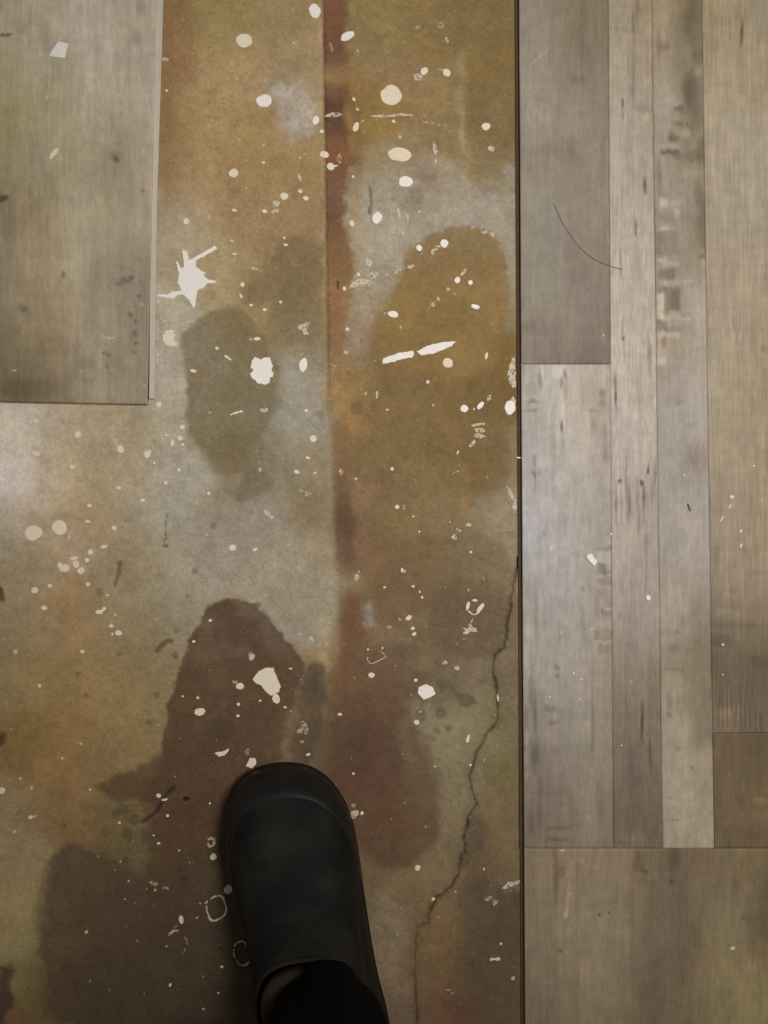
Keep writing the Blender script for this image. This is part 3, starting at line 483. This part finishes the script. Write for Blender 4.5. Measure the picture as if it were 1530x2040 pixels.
def finish(name, v, f, mat, parent):
    me = raw_mesh(name, v, f); bm = bmesh.new(); bm.from_mesh(me); bmesh.ops.recalc_face_normals(bm, faces=bm.faces); bm.to_mesh(me); bm.free()
    return link_mesh(name, me, mat, parent)
# x y rx ry angle paint   (w white, c cream, d dusty, f worn thin)
DROPS = """486 81 17 14 10 c;526 201 16 13 5 w;465 345 10 9 0 c;371 441 6 7 0 c;329 119 8 4 0 d;467 419 6 3 10 c;416 433 3 5 0 d;462 480 4 2 20 c;445 478 3 2 0 d;490 374 3 3 0 d;475 277 4 2 30 d;472 157 3 2 0 d;332 181 3 3 0 c;467 506 5 2.5 0 c;627 22 11 16 -15 w;692 72 16 8 -28 w;660 94 4 9 -20 f;586 87 5 3 20 d;712 101 4 2.5 30 d;845 142 9 7 -40 c;833 154 9 8 0 d;890 145 8 8 0 c;886 141 12 3 15 d;779 190 22 20 0 c;665 229 17 5 -3 d;629 240 7 9 20 w;617 258 6 5 0 f;641 262 5 4 20 c;709 253 6 10 15 c;719 243 9 2 -35 f;705 198 3 5 -30 c;712 218 3 3 0 c;784 242 5 3 20 c;796 273 3 6 -15 d;796 308 23 15 8 c;866 296 4 14 -15 d;868 321 3 5 10 d;968 252 9 8 -20 c;979 296 7 6 0 d;646 308 10 7 10 c;
676 316 5 11 0 f;659 332 8 8 0 c;668 331 6 2 -15 c;808 362 15 11 5 w;566 391 8 8 0 c;598 381 5 4 20 c;609 395 6 5 10 c;550 406 8 6 0 d;527 421 6 4 10 c;548 421 10 3.5 -10 d;597 354 4 7 -15 d;606 307 3 2 0 d;525 289 4 3 20 d;751 434 10 12 10 w;794 426 4 11 -10 d;811 432 4 6 0 d;835 421 4 3 -30 d;784 460 2 9 0 d;803 466 2.5 6 -20 d;763 464 2 4 0 d;701 445 5 7 -15 c;710 474 7 6 0 f;914 446 11 6 0 f;965 463 6 4 10 d;980 468 4 5 0 d;835 494 6 7 -20 w;885 485 8 9 -20 w;870 494 10 4 -38 d;862 503 4 5 -30 d;842 502 3 6 20 f;566 474 3 3 0 c;569 488 5 3 10 c;703 352 3 3 0 c;935 187 2 4 0 f;890 79 3 7 -30 d;833 55 6 5 0 f;877 50 8 6 0 f;525 324 4 3 0 c;597 315 3 3 0 d;329 644 4 9 -35 d;
315 631 4 8 0 f;507 535 8 3 5 d;483 567 5 5 20 c;480 590 3 5 -20 c;500 608 4 3 0 c;432 694 4 4 0 c;385 739 7 4 5 c;512 675 7 4 -5 c;500 676 4 3 0 d;316 806 6 6 0 c;71 838 6 5 0 c;155 866 7 7 0 c;240 895 7 8 -20 c;246 876 3 2 0 d;293 905 7 7 0 c;298 899 4 3 0 c;71 904 9 5 10 c;144 930 6 5 0 c;95 948 4 4 0 d;186 932 2 2 0 d;307 922 3 3 0 c;356 936 4 4 0 c;363 851 5 5 0 c;359 873 6 5 10 c;343 882 4 7 10 c;331 867 3 3 0 c;364 886 4 3.5 0 c;363 861 4 3 0 d;330 962 4 4 0 c;416 983 4 4 0 c;236 972 5 4 0 c;193 985 4 3 0 d;284 997 5 4 0 c;418 823 3 3 0 d;360 747 4 3 0 d;328 723 5 3 10 f;734 523 7 8 20 d;714 547 4 4 0 c;686 575 4.5 4.5 0 c;707 551 3 3 0 d;
818 531 6 5 -30 d;793 540 8 3 -25 d;771 547 4 2 -20 d;760 551 3 2 -10 d;911 558 6 7 0 w;923 543 4 9 35 d;937 563 5 5 0 w;893 576 4 4 0 d;905 585 2 6 -40 f;862 607 4 7 30 d;873 596 4 4 0 d;853 617 2 6 30 f;947 611 9 5 15 w;783 626 11 7 10 w;767 624 3 2 0 d;798 652 2 4 0 d;559 602 4 3 0 c;527 617 5 3 0 c;604 727 8 15 5 w;692 656 4 4 0 c;690 702 6 4 0 d;667 729 4 2.5 0 d;892 723 11 10 10 c;969 709 3 8 10 c;852 761 4 4 0 c;751 786 3 8 0 d;725 784 6 6 0 f;771 816 3.5 3.5 0 d;863 807 2.5 3 0 d;925 814 8 8 -15 w;957 808 10 5 -48 w;974 792 7 4 -50 d;941 884 4 9 40 d;912 901 2 5 20 c;944 815 2 3 0 c;1016 812 11 15 5 w;1022 798 6 7 0 d;624 874 7 7 -10 c;610 818 4 4 0 c;526 817 8 5 0 d;
591 940 6 4 20 c;613 912 5 3 20 c;626 943 7 2.5 -15 d;575 843 5 4 0 f;781 934 4 4 0 c;679 940 5 6 0 d;668 940 3 3 0 f;613 983 8 7 0 f;600 978 6 4 0 f;709 954 3 2.5 0 c;518 936 4 4 0 d;827 958 4 4 0 f;908 941 8 3 -30 f;970 951 3 3 0 f;66 1062 17 16 0 c;118 1051 15.5 15 0 c;138 1070 5 4 0 d;90 1012 5 4 0 d;178 1007 5 4 0 c;175 1039 5 3.5 0 c;227 1052 5 5 0 c;207 1089 7 4 -10 c;180 1100 6 5.5 0 c;173 1116 5 5 0 c;151 1124 7 8 -15 c;147 1112 9 4 -10 c;128 1132 11 8 5 c;119 1126 5 6 0 c;161 1137 7.5 7 0 c;56 1118 8 6 0 f;66 1110 4 3 0 f;69 1176 7 7 0 c;99 1167 5 4 10 c;175 1164 4.5 4.5 0 c;88 1211 6.5 5 0 c;198 1219 8 5 0 c;207 1213 5 4 -40 c;236 1261 7 6 20 c;221 1247 5 4 0 c;224 1263 3 3 0 c;
223 1238 3 3 0 d;230 1225 4 2 -40 d;164 1298 4.5 4.5 0 c;31 1298 5 5 0 d;79 1366 4 4 0 c;160 1481 4 4 0 d;463 1091 7 7 0 c;508 1095 6 3 -30 c;419 1236 4 3 0 c;386 1278 4 3 0 c;501 1308 8 7 0 d;478 1367 8 7 -10 c;469 1359 6 5 0 f;475 1403 4 3.5 0 c;394 1390 3.5 3 0 c;364 1387 2.5 2.5 0 c;398 1418 11.5 8 -12 c;474 1426 4 3 0 c;214 1186 3 2.5 0 c;413 1066 2.5 2.5 0 d;532 1022 5 9 -25 d;540 1030 7 4 20 d;552 1028 4 4 0 f;791 1010 5 4.5 0 c;805 1011 2.5 5 0 d;835 1059 2.5 2.5 0 c;823 1029 2.5 2.5 0 c;896 1040 2 2 0 d;933 1046 5.5 4 -10 d;914 1056 7 2 35 d;905 1070 5 6 0 d;938 1100 3 3 0 c;801 1136 3 5 0 c;806 1138 3 4 0 d;711 1150 6 6 10 d;715 1139 2.5 3 0 d;766 1170 3 2.5 -30 c;823 1168 3.5 3 0 c;836 1179 2.5 2.5 0 c;841 1190 3 3 0 c;
933 1176 2.5 3 0 d;932 1207 4 9 15 c;957 1211 5 11 35 c;946 1196 6 3 0 c;814 1231 7 5 -30 c;796 1234 3 2.5 0 d;822 1252 4.5 4 0 c;825 1263 5 4 -15 c;774 1250 6 5 0 f;762 1291 2 3 0 c;733 1294 2.5 2.5 0 c;740 1345 6.5 6 -10 c;550 1392 8 10 -15 c;568 1409 3.5 2.5 0 c;579 1332 4 2.5 0 d;518 1396 4 2 -20 c;828 1355 4 4 -20 c;830 1439 6 5 30 c;838 1418 4 2 -20 d;855 1405 5 4 -30 f;886 1320 6 4 -15 d;911 1331 6 5 0 d;932 1472 3.5 9 15 c;992 1390 3 8 -10 d;606 1450 9 12 0 f;597 1457 6 4 -30 d;677 1423 5 3 0 c;924 1273 3 3 0 f;910 1283 3 2 -40 f;621 1273 4 6 0 d;596 1262 4 3 0 d;3 1575 8 7 0 c;124 1511 3 3 0 d;179 1573 2.5 2.5 0 c;61 1628 5 4 0 c;70 1626 4 2 -10 d;29 1657 4 3.5 -20 d;40 1551 3.5 3 0 d;63 1570 3 4 30 d;238 1639 3 3 0 c;
316 1585 5 4.5 0 c;328 1593 7 2.5 -12 c;334 1625 3.5 3.5 0 c;316 1680 4 3 0 c;306 1664 2.5 2 0 c;240 1716 2.5 2.5 0 d;256 1755 2.5 2.5 0 d;249 1791 2 2 0 d;306 1760 10 5 10 f;309 1773 3 3.5 0 d;330 1769 6 3.5 0 f;357 1694 2.5 2 0 c;418 1600 2.5 2.5 0 c;493 1498 6 6 0 f;425 1707 7 7 0 c;455 1772 8 10 35 c;361 1832 5 9 -10 c;393 1828 4 2 -30 d;399 1799 2.5 2 0 d;507 1915 5 6 0 d;442 1926 4 3 0 c;339 1962 3 4 20 c;435 1978 3 2.5 0 c;405 2010 3 3 0 d;172 1857 4 3.5 0 d;179 1954 3 2.5 0 d;195 1706 2 2 0 d;706 1622 9 8 0 d;705 1606 5 6 0 f;721 1620 4 4 0 c;614 1503 5 3 -10 c;704 1541 3 3 0 c;832 1729 6 6 0 c;863 1791 4 4 0 c;998 1880 3 3 0 c;1022 1949 5 4 0 d;964 1731 2 3 0 c;937 1524 3 3 0 c;974 1790 9 5 -15 f;986 1797 6 7 0 f;
907 1776 3 2 -30 d;873 1827 3 2 -10 d;848 1647 2 2 0 d;965 1514 2 3 0 d;892 1972 5 2 20 f;900 1978 4 2 20 f;867 1527 3 2 0 d;846 1389 5 3 -40 d;602 1478 4 4 0 f"""
small_v, small_f = {k: [] for k in 'wcdf'}, {k: [] for k in 'wcdf'}
for line in DROPS.replace('\n', '').split(';'):
    t = line.split(); q = [float(a) for a in t[:5]]; m = t[5]; r = max(q[2], q[3])
    n = 9 if r < 5 else (16 if r < 12 else 30)
    jag = (.10 if r < 8 else .09) if m in 'wc' else .26
    p = outline(q[0], q[1], q[2], q[3], q[4], n, jag); h = {'w': .0005, 'c': .0005, 'd': .0003, 'f': .0002}[m] * (1 if r < 12 else 1.3)
    if r < 4.6: dab(small_v[m], small_f[m], p, -.00022, h + .0002)
    else:
        v, f = [], []; dab(v, f, p, -.00022, h + .0002); finish('paint_drop', v, f, M_paint[m], floor)
for i in range(520):                                           # the finest spray
    x, y = rng.uniform(315, 1025), rng.uniform(0, 1980)
    if rng.random() < .3: x, y = rng.uniform(0, 320), rng.uniform(820, 1980)
    m = 'd' if rng.random() < .6 else 'f'; r = rng.uniform(.7, 1.9)
    dab(small_v[m], small_f[m], outline(x, y, r, r * rng.uniform(.6, 1), rng.uniform(0, 180), 5, .2), -.00022, .0004)
for m in 'wcdf':
    if small_v[m]: set_props(finish('paint_speckles', small_v[m], small_f[m], M_paint[m], floor), kind='stuff')
# shaped splashes: paint | height | outline
SPLASH = """w|.0006|363 498 372 500 376 517 384 514 428 489 433 495 391 519 390 531 399 538 410 543 405 548 414 557 430 559 431 563 413 565 405 573 393 579 389 612 384 614 375 597 366 588 355 588 343 596 331 594 312 591 312 589 332 587 342 582 360 580 358 571 353 564 356 544 350 520 355 523 360 534 367 531
w|.0006|500 722 506 711 514 712 520 716 528 711 538 712 541 722 544 730 541 738 546 744 543 752 539 752 537 762 528 768 520 764 514 766 508 758 500 752 497 744 504 738 498 733
c|.0006|324 668 330 660 340 657 348 658 346 664 351 668 346 673 348 680 355 683 352 690 340 691 330 687 324 679
w|.0004|761 725 763 714 793 703 824 699 826 706 822 712 793 718 773 724
w|.0004|829 701 850 689 884 681 910 680 900 690 866 704 840 709
d|.0004|692 575 702 562 716 555 728 556 742 560 740 566 720 570 704 574
d|.0003|728 549 734 544 748 541 755 545 752 552 742 556 736 556 745 550 742 546 734 551
c|.0008|503 1354 514 1337 528 1330 545 1330 549 1341 555 1354 560 1369 555 1380 541 1386 528 1378 522 1367 508 1360
w|.0008|831 1381 834 1368 849 1362 862 1368 868 1383 855 1390 844 1394
d|.0003|1015 728 1021 712 1026 707 1028 772 1022 774 1013 760 1011 744
c|.0004|489 1527 497 1511 509 1510 511 1521 503 1531
c|.0004|427 1500 435 1497 446 1496 455 1490 456 1496 448 1505 434 1507
d|.0003|218 864 224 863 232 876 238 890 234 893 224 880
c|.0004|974 1911 980 1907 988 1909 993 1905 998 1910 996 1914 985 1912 976 1914
d|.0003|920 1250 932 1252 938 1243 944 1250 952 1253 950 1260 938 1258 930 1264 921 1262 926 1256
d|.0002|1000 1770 1012 1758 1038 1752 1040 1758 1022 1764 1006 1772
c|.0004|456 826 470 820 482 817 486 820 472 824 460 828
c|.0003|447 707 452 709 463 717 461 719 452 714 446 710
d|.0003|735 231 756 228 776 230 800 226 822 228 823 231 800 231 770 234 742 234
f|.0002|835 240 856 242 880 247 892 250 888 253 862 249 838 244
d|.0003|1008 968 1016 973 1024 988 1030 998 1030 1010 1024 1026 1020 1010 1024 1000 1014 986
d|.0003|938 846 950 843 966 842 966 847 950 849 940 850
d|.0003|942 854 958 852 968 858 960 862 948 862
d|.0003|946 864 962 865 968 870 958 874 944 870
d|.0003|592 650 604 644 618 640 616 648 612 658 616 668 606 668 602 658 594 658"""
def ragged(p):
    out = []
    for i in range(len(p)):
        a, b = p[i], p[(i + 1) % len(p)]; k = max(1, int(math.dist(a, b) / 4))
        for j in range(k):
            t = j / k; out.append((a[0] + (b[0] - a[0]) * t + rng.uniform(-.9, .9), a[1] + (b[1] - a[1]) * t + rng.uniform(-.9, .9)))
    return out
for line in SPLASH.split('\n'):
    m, h, p = line.split('|'); v, f = [], []; p = ragged(pairs(nums(p)))
    dab(v, f, p, -.00022, float(h) + .0002, .97); finish('paint_splash', v, f, M_paint[m], floor)
# worn rings left round the rims of old drops: paint | half width | path
RINGS = """d|2.2|418 1792 432 1783 444 1786 447 1796 452 1811 447 1825 428 1835 418 1832 413 1816 408 1802 414 1794
d|2.4|408 1800 414 1812
d|2.2|335 1864 345 1854 356 1854
f|1.8|366 1864 373 1873 373 1882
f|2|364 1898 369 1890
f|3|330 1884 334 1886
f|1.8|340 1856 354 1842
d|2.0|466 1885 476 1875 488 1876 495 1890 502 1908 493 1921 480 1925 470 1911 464 1897 468 1890
d|2.6|414 1674 418 1670 426 1671 428 1676 424 1686 416 1686 413 1678
c|1.5|932 1216 940 1223 946 1225 956 1218
d|1.2|942 1232 938 1242 932 1246
w|1.6|1028 912 1042 912"""
for line in RINGS.split('\n'):
    m, wd, p = line.split('|'); v, f = [], []; z = 0.0011 if '1028 912' in p else -.0002
    ribbon(v, f, pairs(nums(p)), float(wd), z, .0006); finish('paint_rim', v, f, M_paint[m], floor)

# ------------------------------------------------------------------ loose bits lying on the planks and floor
def chip(name, pts, z, h, mat, label, cat='paint chip', tilt=0.0):
    v, f = [], []; dab(v, f, pts, z, h, .9); me = raw_mesh(name, v, f)
    c = Vector((sum(a[0] for a in v) / len(v), sum(a[1] for a in v) / len(v), z))
    for q in me.vertices: q.co = q.co - c
    bm = bmesh.new(); bm.from_mesh(me); bmesh.ops.recalc_face_normals(bm, faces=bm.faces); bm.to_mesh(me); bm.free()
    o = link_mesh(name, me, mat); o.location = c
    return set_props(o, label, cat, 'flakes of dried paint lying loose' if cat == 'paint chip' else None)
chip('paint_chip', pairs(nums("106 103 119 86 139 90 135 104 132 120 116 118 100 116")), .0050, .0008, M_paint['w'], 'squarish cream paint chip near the top of the loose left plank')
chip('paint_chip', pairs(nums("100 319 102 310 112 299 120 298 117 308 106 320")), .0050, .0006, M_paint['c'], 'narrow slanted cream paint chip on the loose left plank')
chip('paint_chip', pairs(nums("1165 1108 1170 1103 1178 1102 1181 1110 1188 1117 1186 1123 1181 1128 1176 1122 1170 1116")), ZP, .0014, M_paint['w'], 'white angular paint chip casting a thin shadow on the right flooring')
chip('paint_chip', pairs(nums("1284 1187 1288 1184 1293 1186 1294 1192 1290 1196 1285 1194")), ZP, .0010, M_paint['w'], 'small round white paint chip on the second narrow board of the right flooring')
chip('grit', pairs(nums("366 1589 370 1586 376 1588 378 1592 374 1595 368 1593")), -.0001, .0020, M_pebble, 'tiny black piece of grit on damp concrete left of the boot', 'grit')
chip('wood_sliver', pairs(nums("1366 1004 1369 1003 1374 1018 1371 1019")), ZP, .0006, M_sliver, 'thin dark sliver on the third narrow board of the right flooring', 'sliver')
pl_v, pl_f = [], []                                            # dry specks on the planks, too small to pick apart
for a in "1458 990 5 4 0;1476 1087 2.5 5 20;1476 1058 2.5 5 30;1454 1009 2 6 30;1438 1034 1.6 9 32;1363 947 2 3 0;1502 928 2.5 2.5 0;1179 1253 2 3 20;1217 1064 2.5 3 0;1440 1284 3 3 0;1440 1344 2 2 0;1158 1353 2.5 2 0;1120 1694 6 1.6 0;1459 1889 6 3.5 -20;1098 1092 2 6 40;1143 1341 2.5 3 0;1118 1260 1.6 2.6 0;1155 1393 2 2 0;1095 1388 2 2 0;1238 1485 2 2 0;1257 1358 1.6 1.6 0;1517 997 2 2 0;1202 668 1.6 3 0".split(';'):
    q = nums(a); dab(pl_v, pl_f, outline(*[(t - c) * (H - ZP) / H + c for t, c in ((q[0], 765), (q[1], 1020))], q[2], q[3], q[4], 7, .2), ZP - .0002, .0007)
set_props(finish('paint_speckles', pl_v, pl_f, M_paint['c'], flooring), kind='stuff')
pl_v, pl_f = [], []
for a in "218 674 12 3.5 5;179 703 3 2 0;31 739 5 2 0;164 741 3 3 0;289 770 2.5 2 0;98 197 6 5 30;199 194 2.5 2.5 0;84 158 3 2 0".split(';'):
    q = nums(a); dab(pl_v, pl_f, outline(q[0], q[1], q[2], q[3], q[4], 8, .25), .0048, .0006)
ps = finish('paint_speckles', pl_v, pl_f, M_paint['d'], None); ps.parent = lp; ps.matrix_parent_inverse = Matrix.Translation(-lp.location); set_props(ps, kind='stuff')

def tube(name, pts, r, mat, sides=6, parent=None):
    v, f = [], []; n = len(pts); P = [Vector(p) for p in pts]
    for i in range(n):
        t = (P[min(i + 1, n - 1)] - P[max(i - 1, 0)]).normalized(); a = t.orthogonal().normalized() if abs(t.z) > .9 else Vector((0, 0, 1)).cross(t).normalized(); b = t.cross(a)
        for k in range(sides):
            w_ = 2 * math.pi * k / sides; v.append(P[i] + (a * math.cos(w_) + b * math.sin(w_)) * r)
    for i in range(n - 1):
        for k in range(sides): j = (k + 1) % sides; f.append((i * sides + k, i * sides + j, (i + 1) * sides + j, (i + 1) * sides + k))
    f += [tuple(range(sides))[::-1], tuple((n - 1) * sides + k for k in range(sides))]
    return link_mesh(name, raw_mesh(name, v, f, True), mat, parent)
hp = chaikin([(1103, 405), (1116, 436), (1133, 464), (1150, 488), (1168, 506), (1190, 521), (1214, 530), (1240, 537)], 2, False)
set_props(tube('hair', [W(a, b, ZP + .00028) for a, b in hp], .00028, M_hair, 5), 'curved dark hair lying across the first two boards of the right flooring', 'hair')
np_ = [(757, 1297), (764, 1303), (769, 1308), (755, 1316), (742, 1322), (737, 1322), (733, 1317), (731, 1312), (733, 1309)]
set_props(tube('bent_wire', [W(a, b, .0006) for a, b in np_], .00062, M_steel, 6), 'bent rusty wire lying on brown concrete above the boot', 'wire')

# ------------------------------------------------------------------ the boot and the trouser leg in it
BO = chaikin(pairs(nums("575 1519 540 1522 505 1532 474 1552 456 1588 451 1640 454 1690 463 1740 476 1790 493 1845 509 1900 524 1960 538 2040 548 2120 562 2200 585 2265 650 2290 715 2275 760 2215 778 2130 780 2060 768 2000 754 1950 744 1900 735 1845 727 1790 719 1730 711 1675 700 1625 681 1585 655 1550 618 1526")), 2)
N = 96
def resample(p, n):
    q = np.vstack([p, p[:1]]); d = np.r_[0, np.cumsum(np.hypot(*np.diff(q, axis=0).T))]; t = np.linspace(0, d[-1], n, endpoint=False)
    return np.stack([np.interp(t, d, q[:, 0]), np.interp(t, d, q[:, 1])], 1)
bo = resample(BO, N); plan = np.array([W(a, b, .022)[:2] for a, b in bo])
toe = np.array(W(573, 1519, .022)[:2]); heel = np.array(W(664, 2290, .022)[:2]); LEN = np.hypot(*(toe - heel)); ax_ = (toe - heel) / LEN; sd_ = np.array([-ax_[1], ax_[0]])
uu = (plan - heel) @ ax_ / LEN; vv = (plan - heel) @ sd_
axis_v = np.interp(uu, [0, .15, .3, .5, .7, .85, 1.0], [.002, .003, .004, .003, .0, -.002, .0])
def contour(z, f, k, b=0.0, grow=0.0):
    un = b + uu * (f - b); va = np.interp(un, [0, .15, .3, .5, .7, .85, 1.0], [.002, .003, .004, .003, .0, -.002, .0]) + (vv - axis_v) * k
    p = heel + np.outer(un * LEN, ax_) + np.outer(va - .0085 * float(sstep(.035, .115, z)), sd_)   # the ankle leans to the outer side
    if grow:
        c = p.mean(0); d = p - c; p = p + d / np.hypot(*d.T)[:, None] * grow
    return [(a[0], a[1], z) for a in p]
def stack(name, layers, mat, parent, cap_top=True, cap_bottom=True, sel=None):
    v, f = [], []
    for l in layers: v += l
    for i in range(len(layers) - 1):
        for k in range(N):
            j = (k + 1) % N
            if sel is None or (sel[k] and sel[j]): f.append((i * N + k, i * N + j, (i + 1) * N + j, (i + 1) * N + k))
    if sel is None and cap_bottom: f.append(tuple(range(N))[::-1])
    if sel is None and cap_top: f.append(tuple((len(layers) - 1) * N + k for k in range(N)))
    me = raw_mesh(name, v, f, True); bm = bmesh.new(); bm.from_mesh(me)
    bmesh.ops.delete(bm, geom=[q for q in bm.verts if not q.link_faces], context='VERTS'); bmesh.ops.recalc_face_normals(bm, faces=bm.faces); bm.to_mesh(me); bm.free()
    return link_mesh(name, me, mat, parent)
boot = set_props(empty('boot', (heel[0], heel[1], 0)), 'black rubber ankle boot standing on the stained concrete at the bottom of the picture', 'boot')
LAY = [(.020, .988, .975), (.026, .985, .985), (.034, .982, .985), (.042, .970, .975), (.050, .948, .955), (.057, .915, .925), (.063, .878, .895), (.069, .835, .87), (.076, .79, .85), (.084, .74, .835), (.093, .69, .82), (.103, .64, .79), (.113, .60, .775), (.122, .58, .765)]
ups = [contour(z, f, k, .05 * sstep(.04, .12, z)) for z, f, k in LAY]
ups += [contour(.1225, .570, .74, .055), contour(.116, .566, .73, .06), contour(.098, .58, .73, .06)]
shell = stack('boot_upper', ups, M_rubber, boot, False, True)
sole = stack('sole', [contour(.0002, .985, .955), contour(.003, .993, .975), contour(.0165, 1.0, 1.0), contour(.0195, .998, .995), contour(.0205, .990, .98)], M_sole, boot)
bsel = uu > .62
bump_l = [contour(.0204, .988, .978, 0, .0002), contour(.0215, .990, .985, 0, .0016), contour(.032, .985, .988, 0, .0019), contour(.042, .971, .977, 0, .0018), contour(.0500, .949, .956, 0, .0016), contour(.0535, .932, .940, 0, .0012), contour(.0545, .925, .934, 0, -.0004)]
for li, l in enumerate(bump_l):                                # the bumper strip dips down to the sole towards the instep
    for i in range(N):
        t = float(sstep(.86, .62, uu[i])); x_, y_, z_ = l[i]; l[i] = (x_, y_, .0205 + (z_ - .0205) * (1 - .72 * t))
        if t > 0:
            zz = l[i][2]; zs = [a[0] for a in LAY]; fi = np.interp(zz, zs, [a[1] for a in LAY]); ki = np.interp(zz, zs, [a[2] for a in LAY])
            g = (.0002, .0016, .0019, .0018, .0016, .0012, -.0004)[li]; q = contour(zz, fi, ki, 0, g)[i]
            l[i] = (l[i][0] * (1 - t) + q[0] * t, l[i][1] * (1 - t) + q[1] * t, zz)
stack('toe_bumper', bump_l, M_bumper, boot, sel=bsel)
# collar binding round the top opening
rim = [contour(.1190, .584, .767, .05, .0002), contour(.1215, .582, .766, .05, .0006), contour(.1236, .578, .760, .05, .0003), contour(.1236, .571, .743, .055, 0)]
stack('collar', rim, M_rubber, boot, False, False)
sock = stack('sock', [contour(.100, .560, .71, .07), contour(.115, .552, .70, .08), contour(.124, .548, .69, .09), contour(.127, .50, .62, .12)], M_sock, boot, True, True)
for o in list(boot.children): o.matrix_parent_inverse = Matrix.Translation(-boot.location)
# trouser leg: loose black cloth, its hem just above the collar, rising out of the picture to the knee
def ring(cx, cy, rx, ry, z, n=48, seed=0):
    out = []
    for i in range(n):
        t = 2 * math.pi * i / n; k = 1 + .035 * math.sin(5 * t + seed) + .02 * math.sin(11 * t + seed * 2)
        out.append((cx + rx * k * math.cos(t), cy + ry * k * math.sin(t), z))
    return out
hx, hy = W(646, 2090, .14)[:2]
TR = [ring(hx + .002, hy, .035, .052, .128, seed=.3), ring(hx + .002, hy, .042, .060, .130, seed=.3), ring(hx + .002, hy - .002, .044, .063, .137, seed=.3), ring(hx + .004, hy - .006, .049, .065, .18, seed=.8), ring(hx + .006, hy - .012, .056, .066, .26, seed=1.5), ring(hx + .006, hy - .012, .064, .072, .36, seed=2.4), ring(hx + .004, hy - .005, .070, .078, .47, seed=3.0), ring(hx, hy, .076, .084, .58, seed=3.3), ring(hx - .004, hy - .01, .084, .092, .72, seed=3.9), ring(hx - .006, hy - .02, .078, .086, .80, seed=4.2)]
v = [p for r in TR for p in r]; f = []; n = 48
for i in range(len(TR) - 1):
    for k in range(n): j = (k + 1) % n; f.append((i * n + k, i * n + j, (i + 1) * n + j, (i + 1) * n + k))
f += [tuple(range(n))[::-1], tuple((len(TR) - 1) * n + k for k in range(n))]
tl = link_mesh('trouser_leg', raw_mesh('trouser_leg', v, f, True), M_cloth)
for q in tl.data.vertices: q.co = q.co - Vector((hx, hy, .128))
tl.location = (hx, hy, .128)
set_props(tl, 'loose black trouser leg coming down into the collar of the black boot', 'trousers')
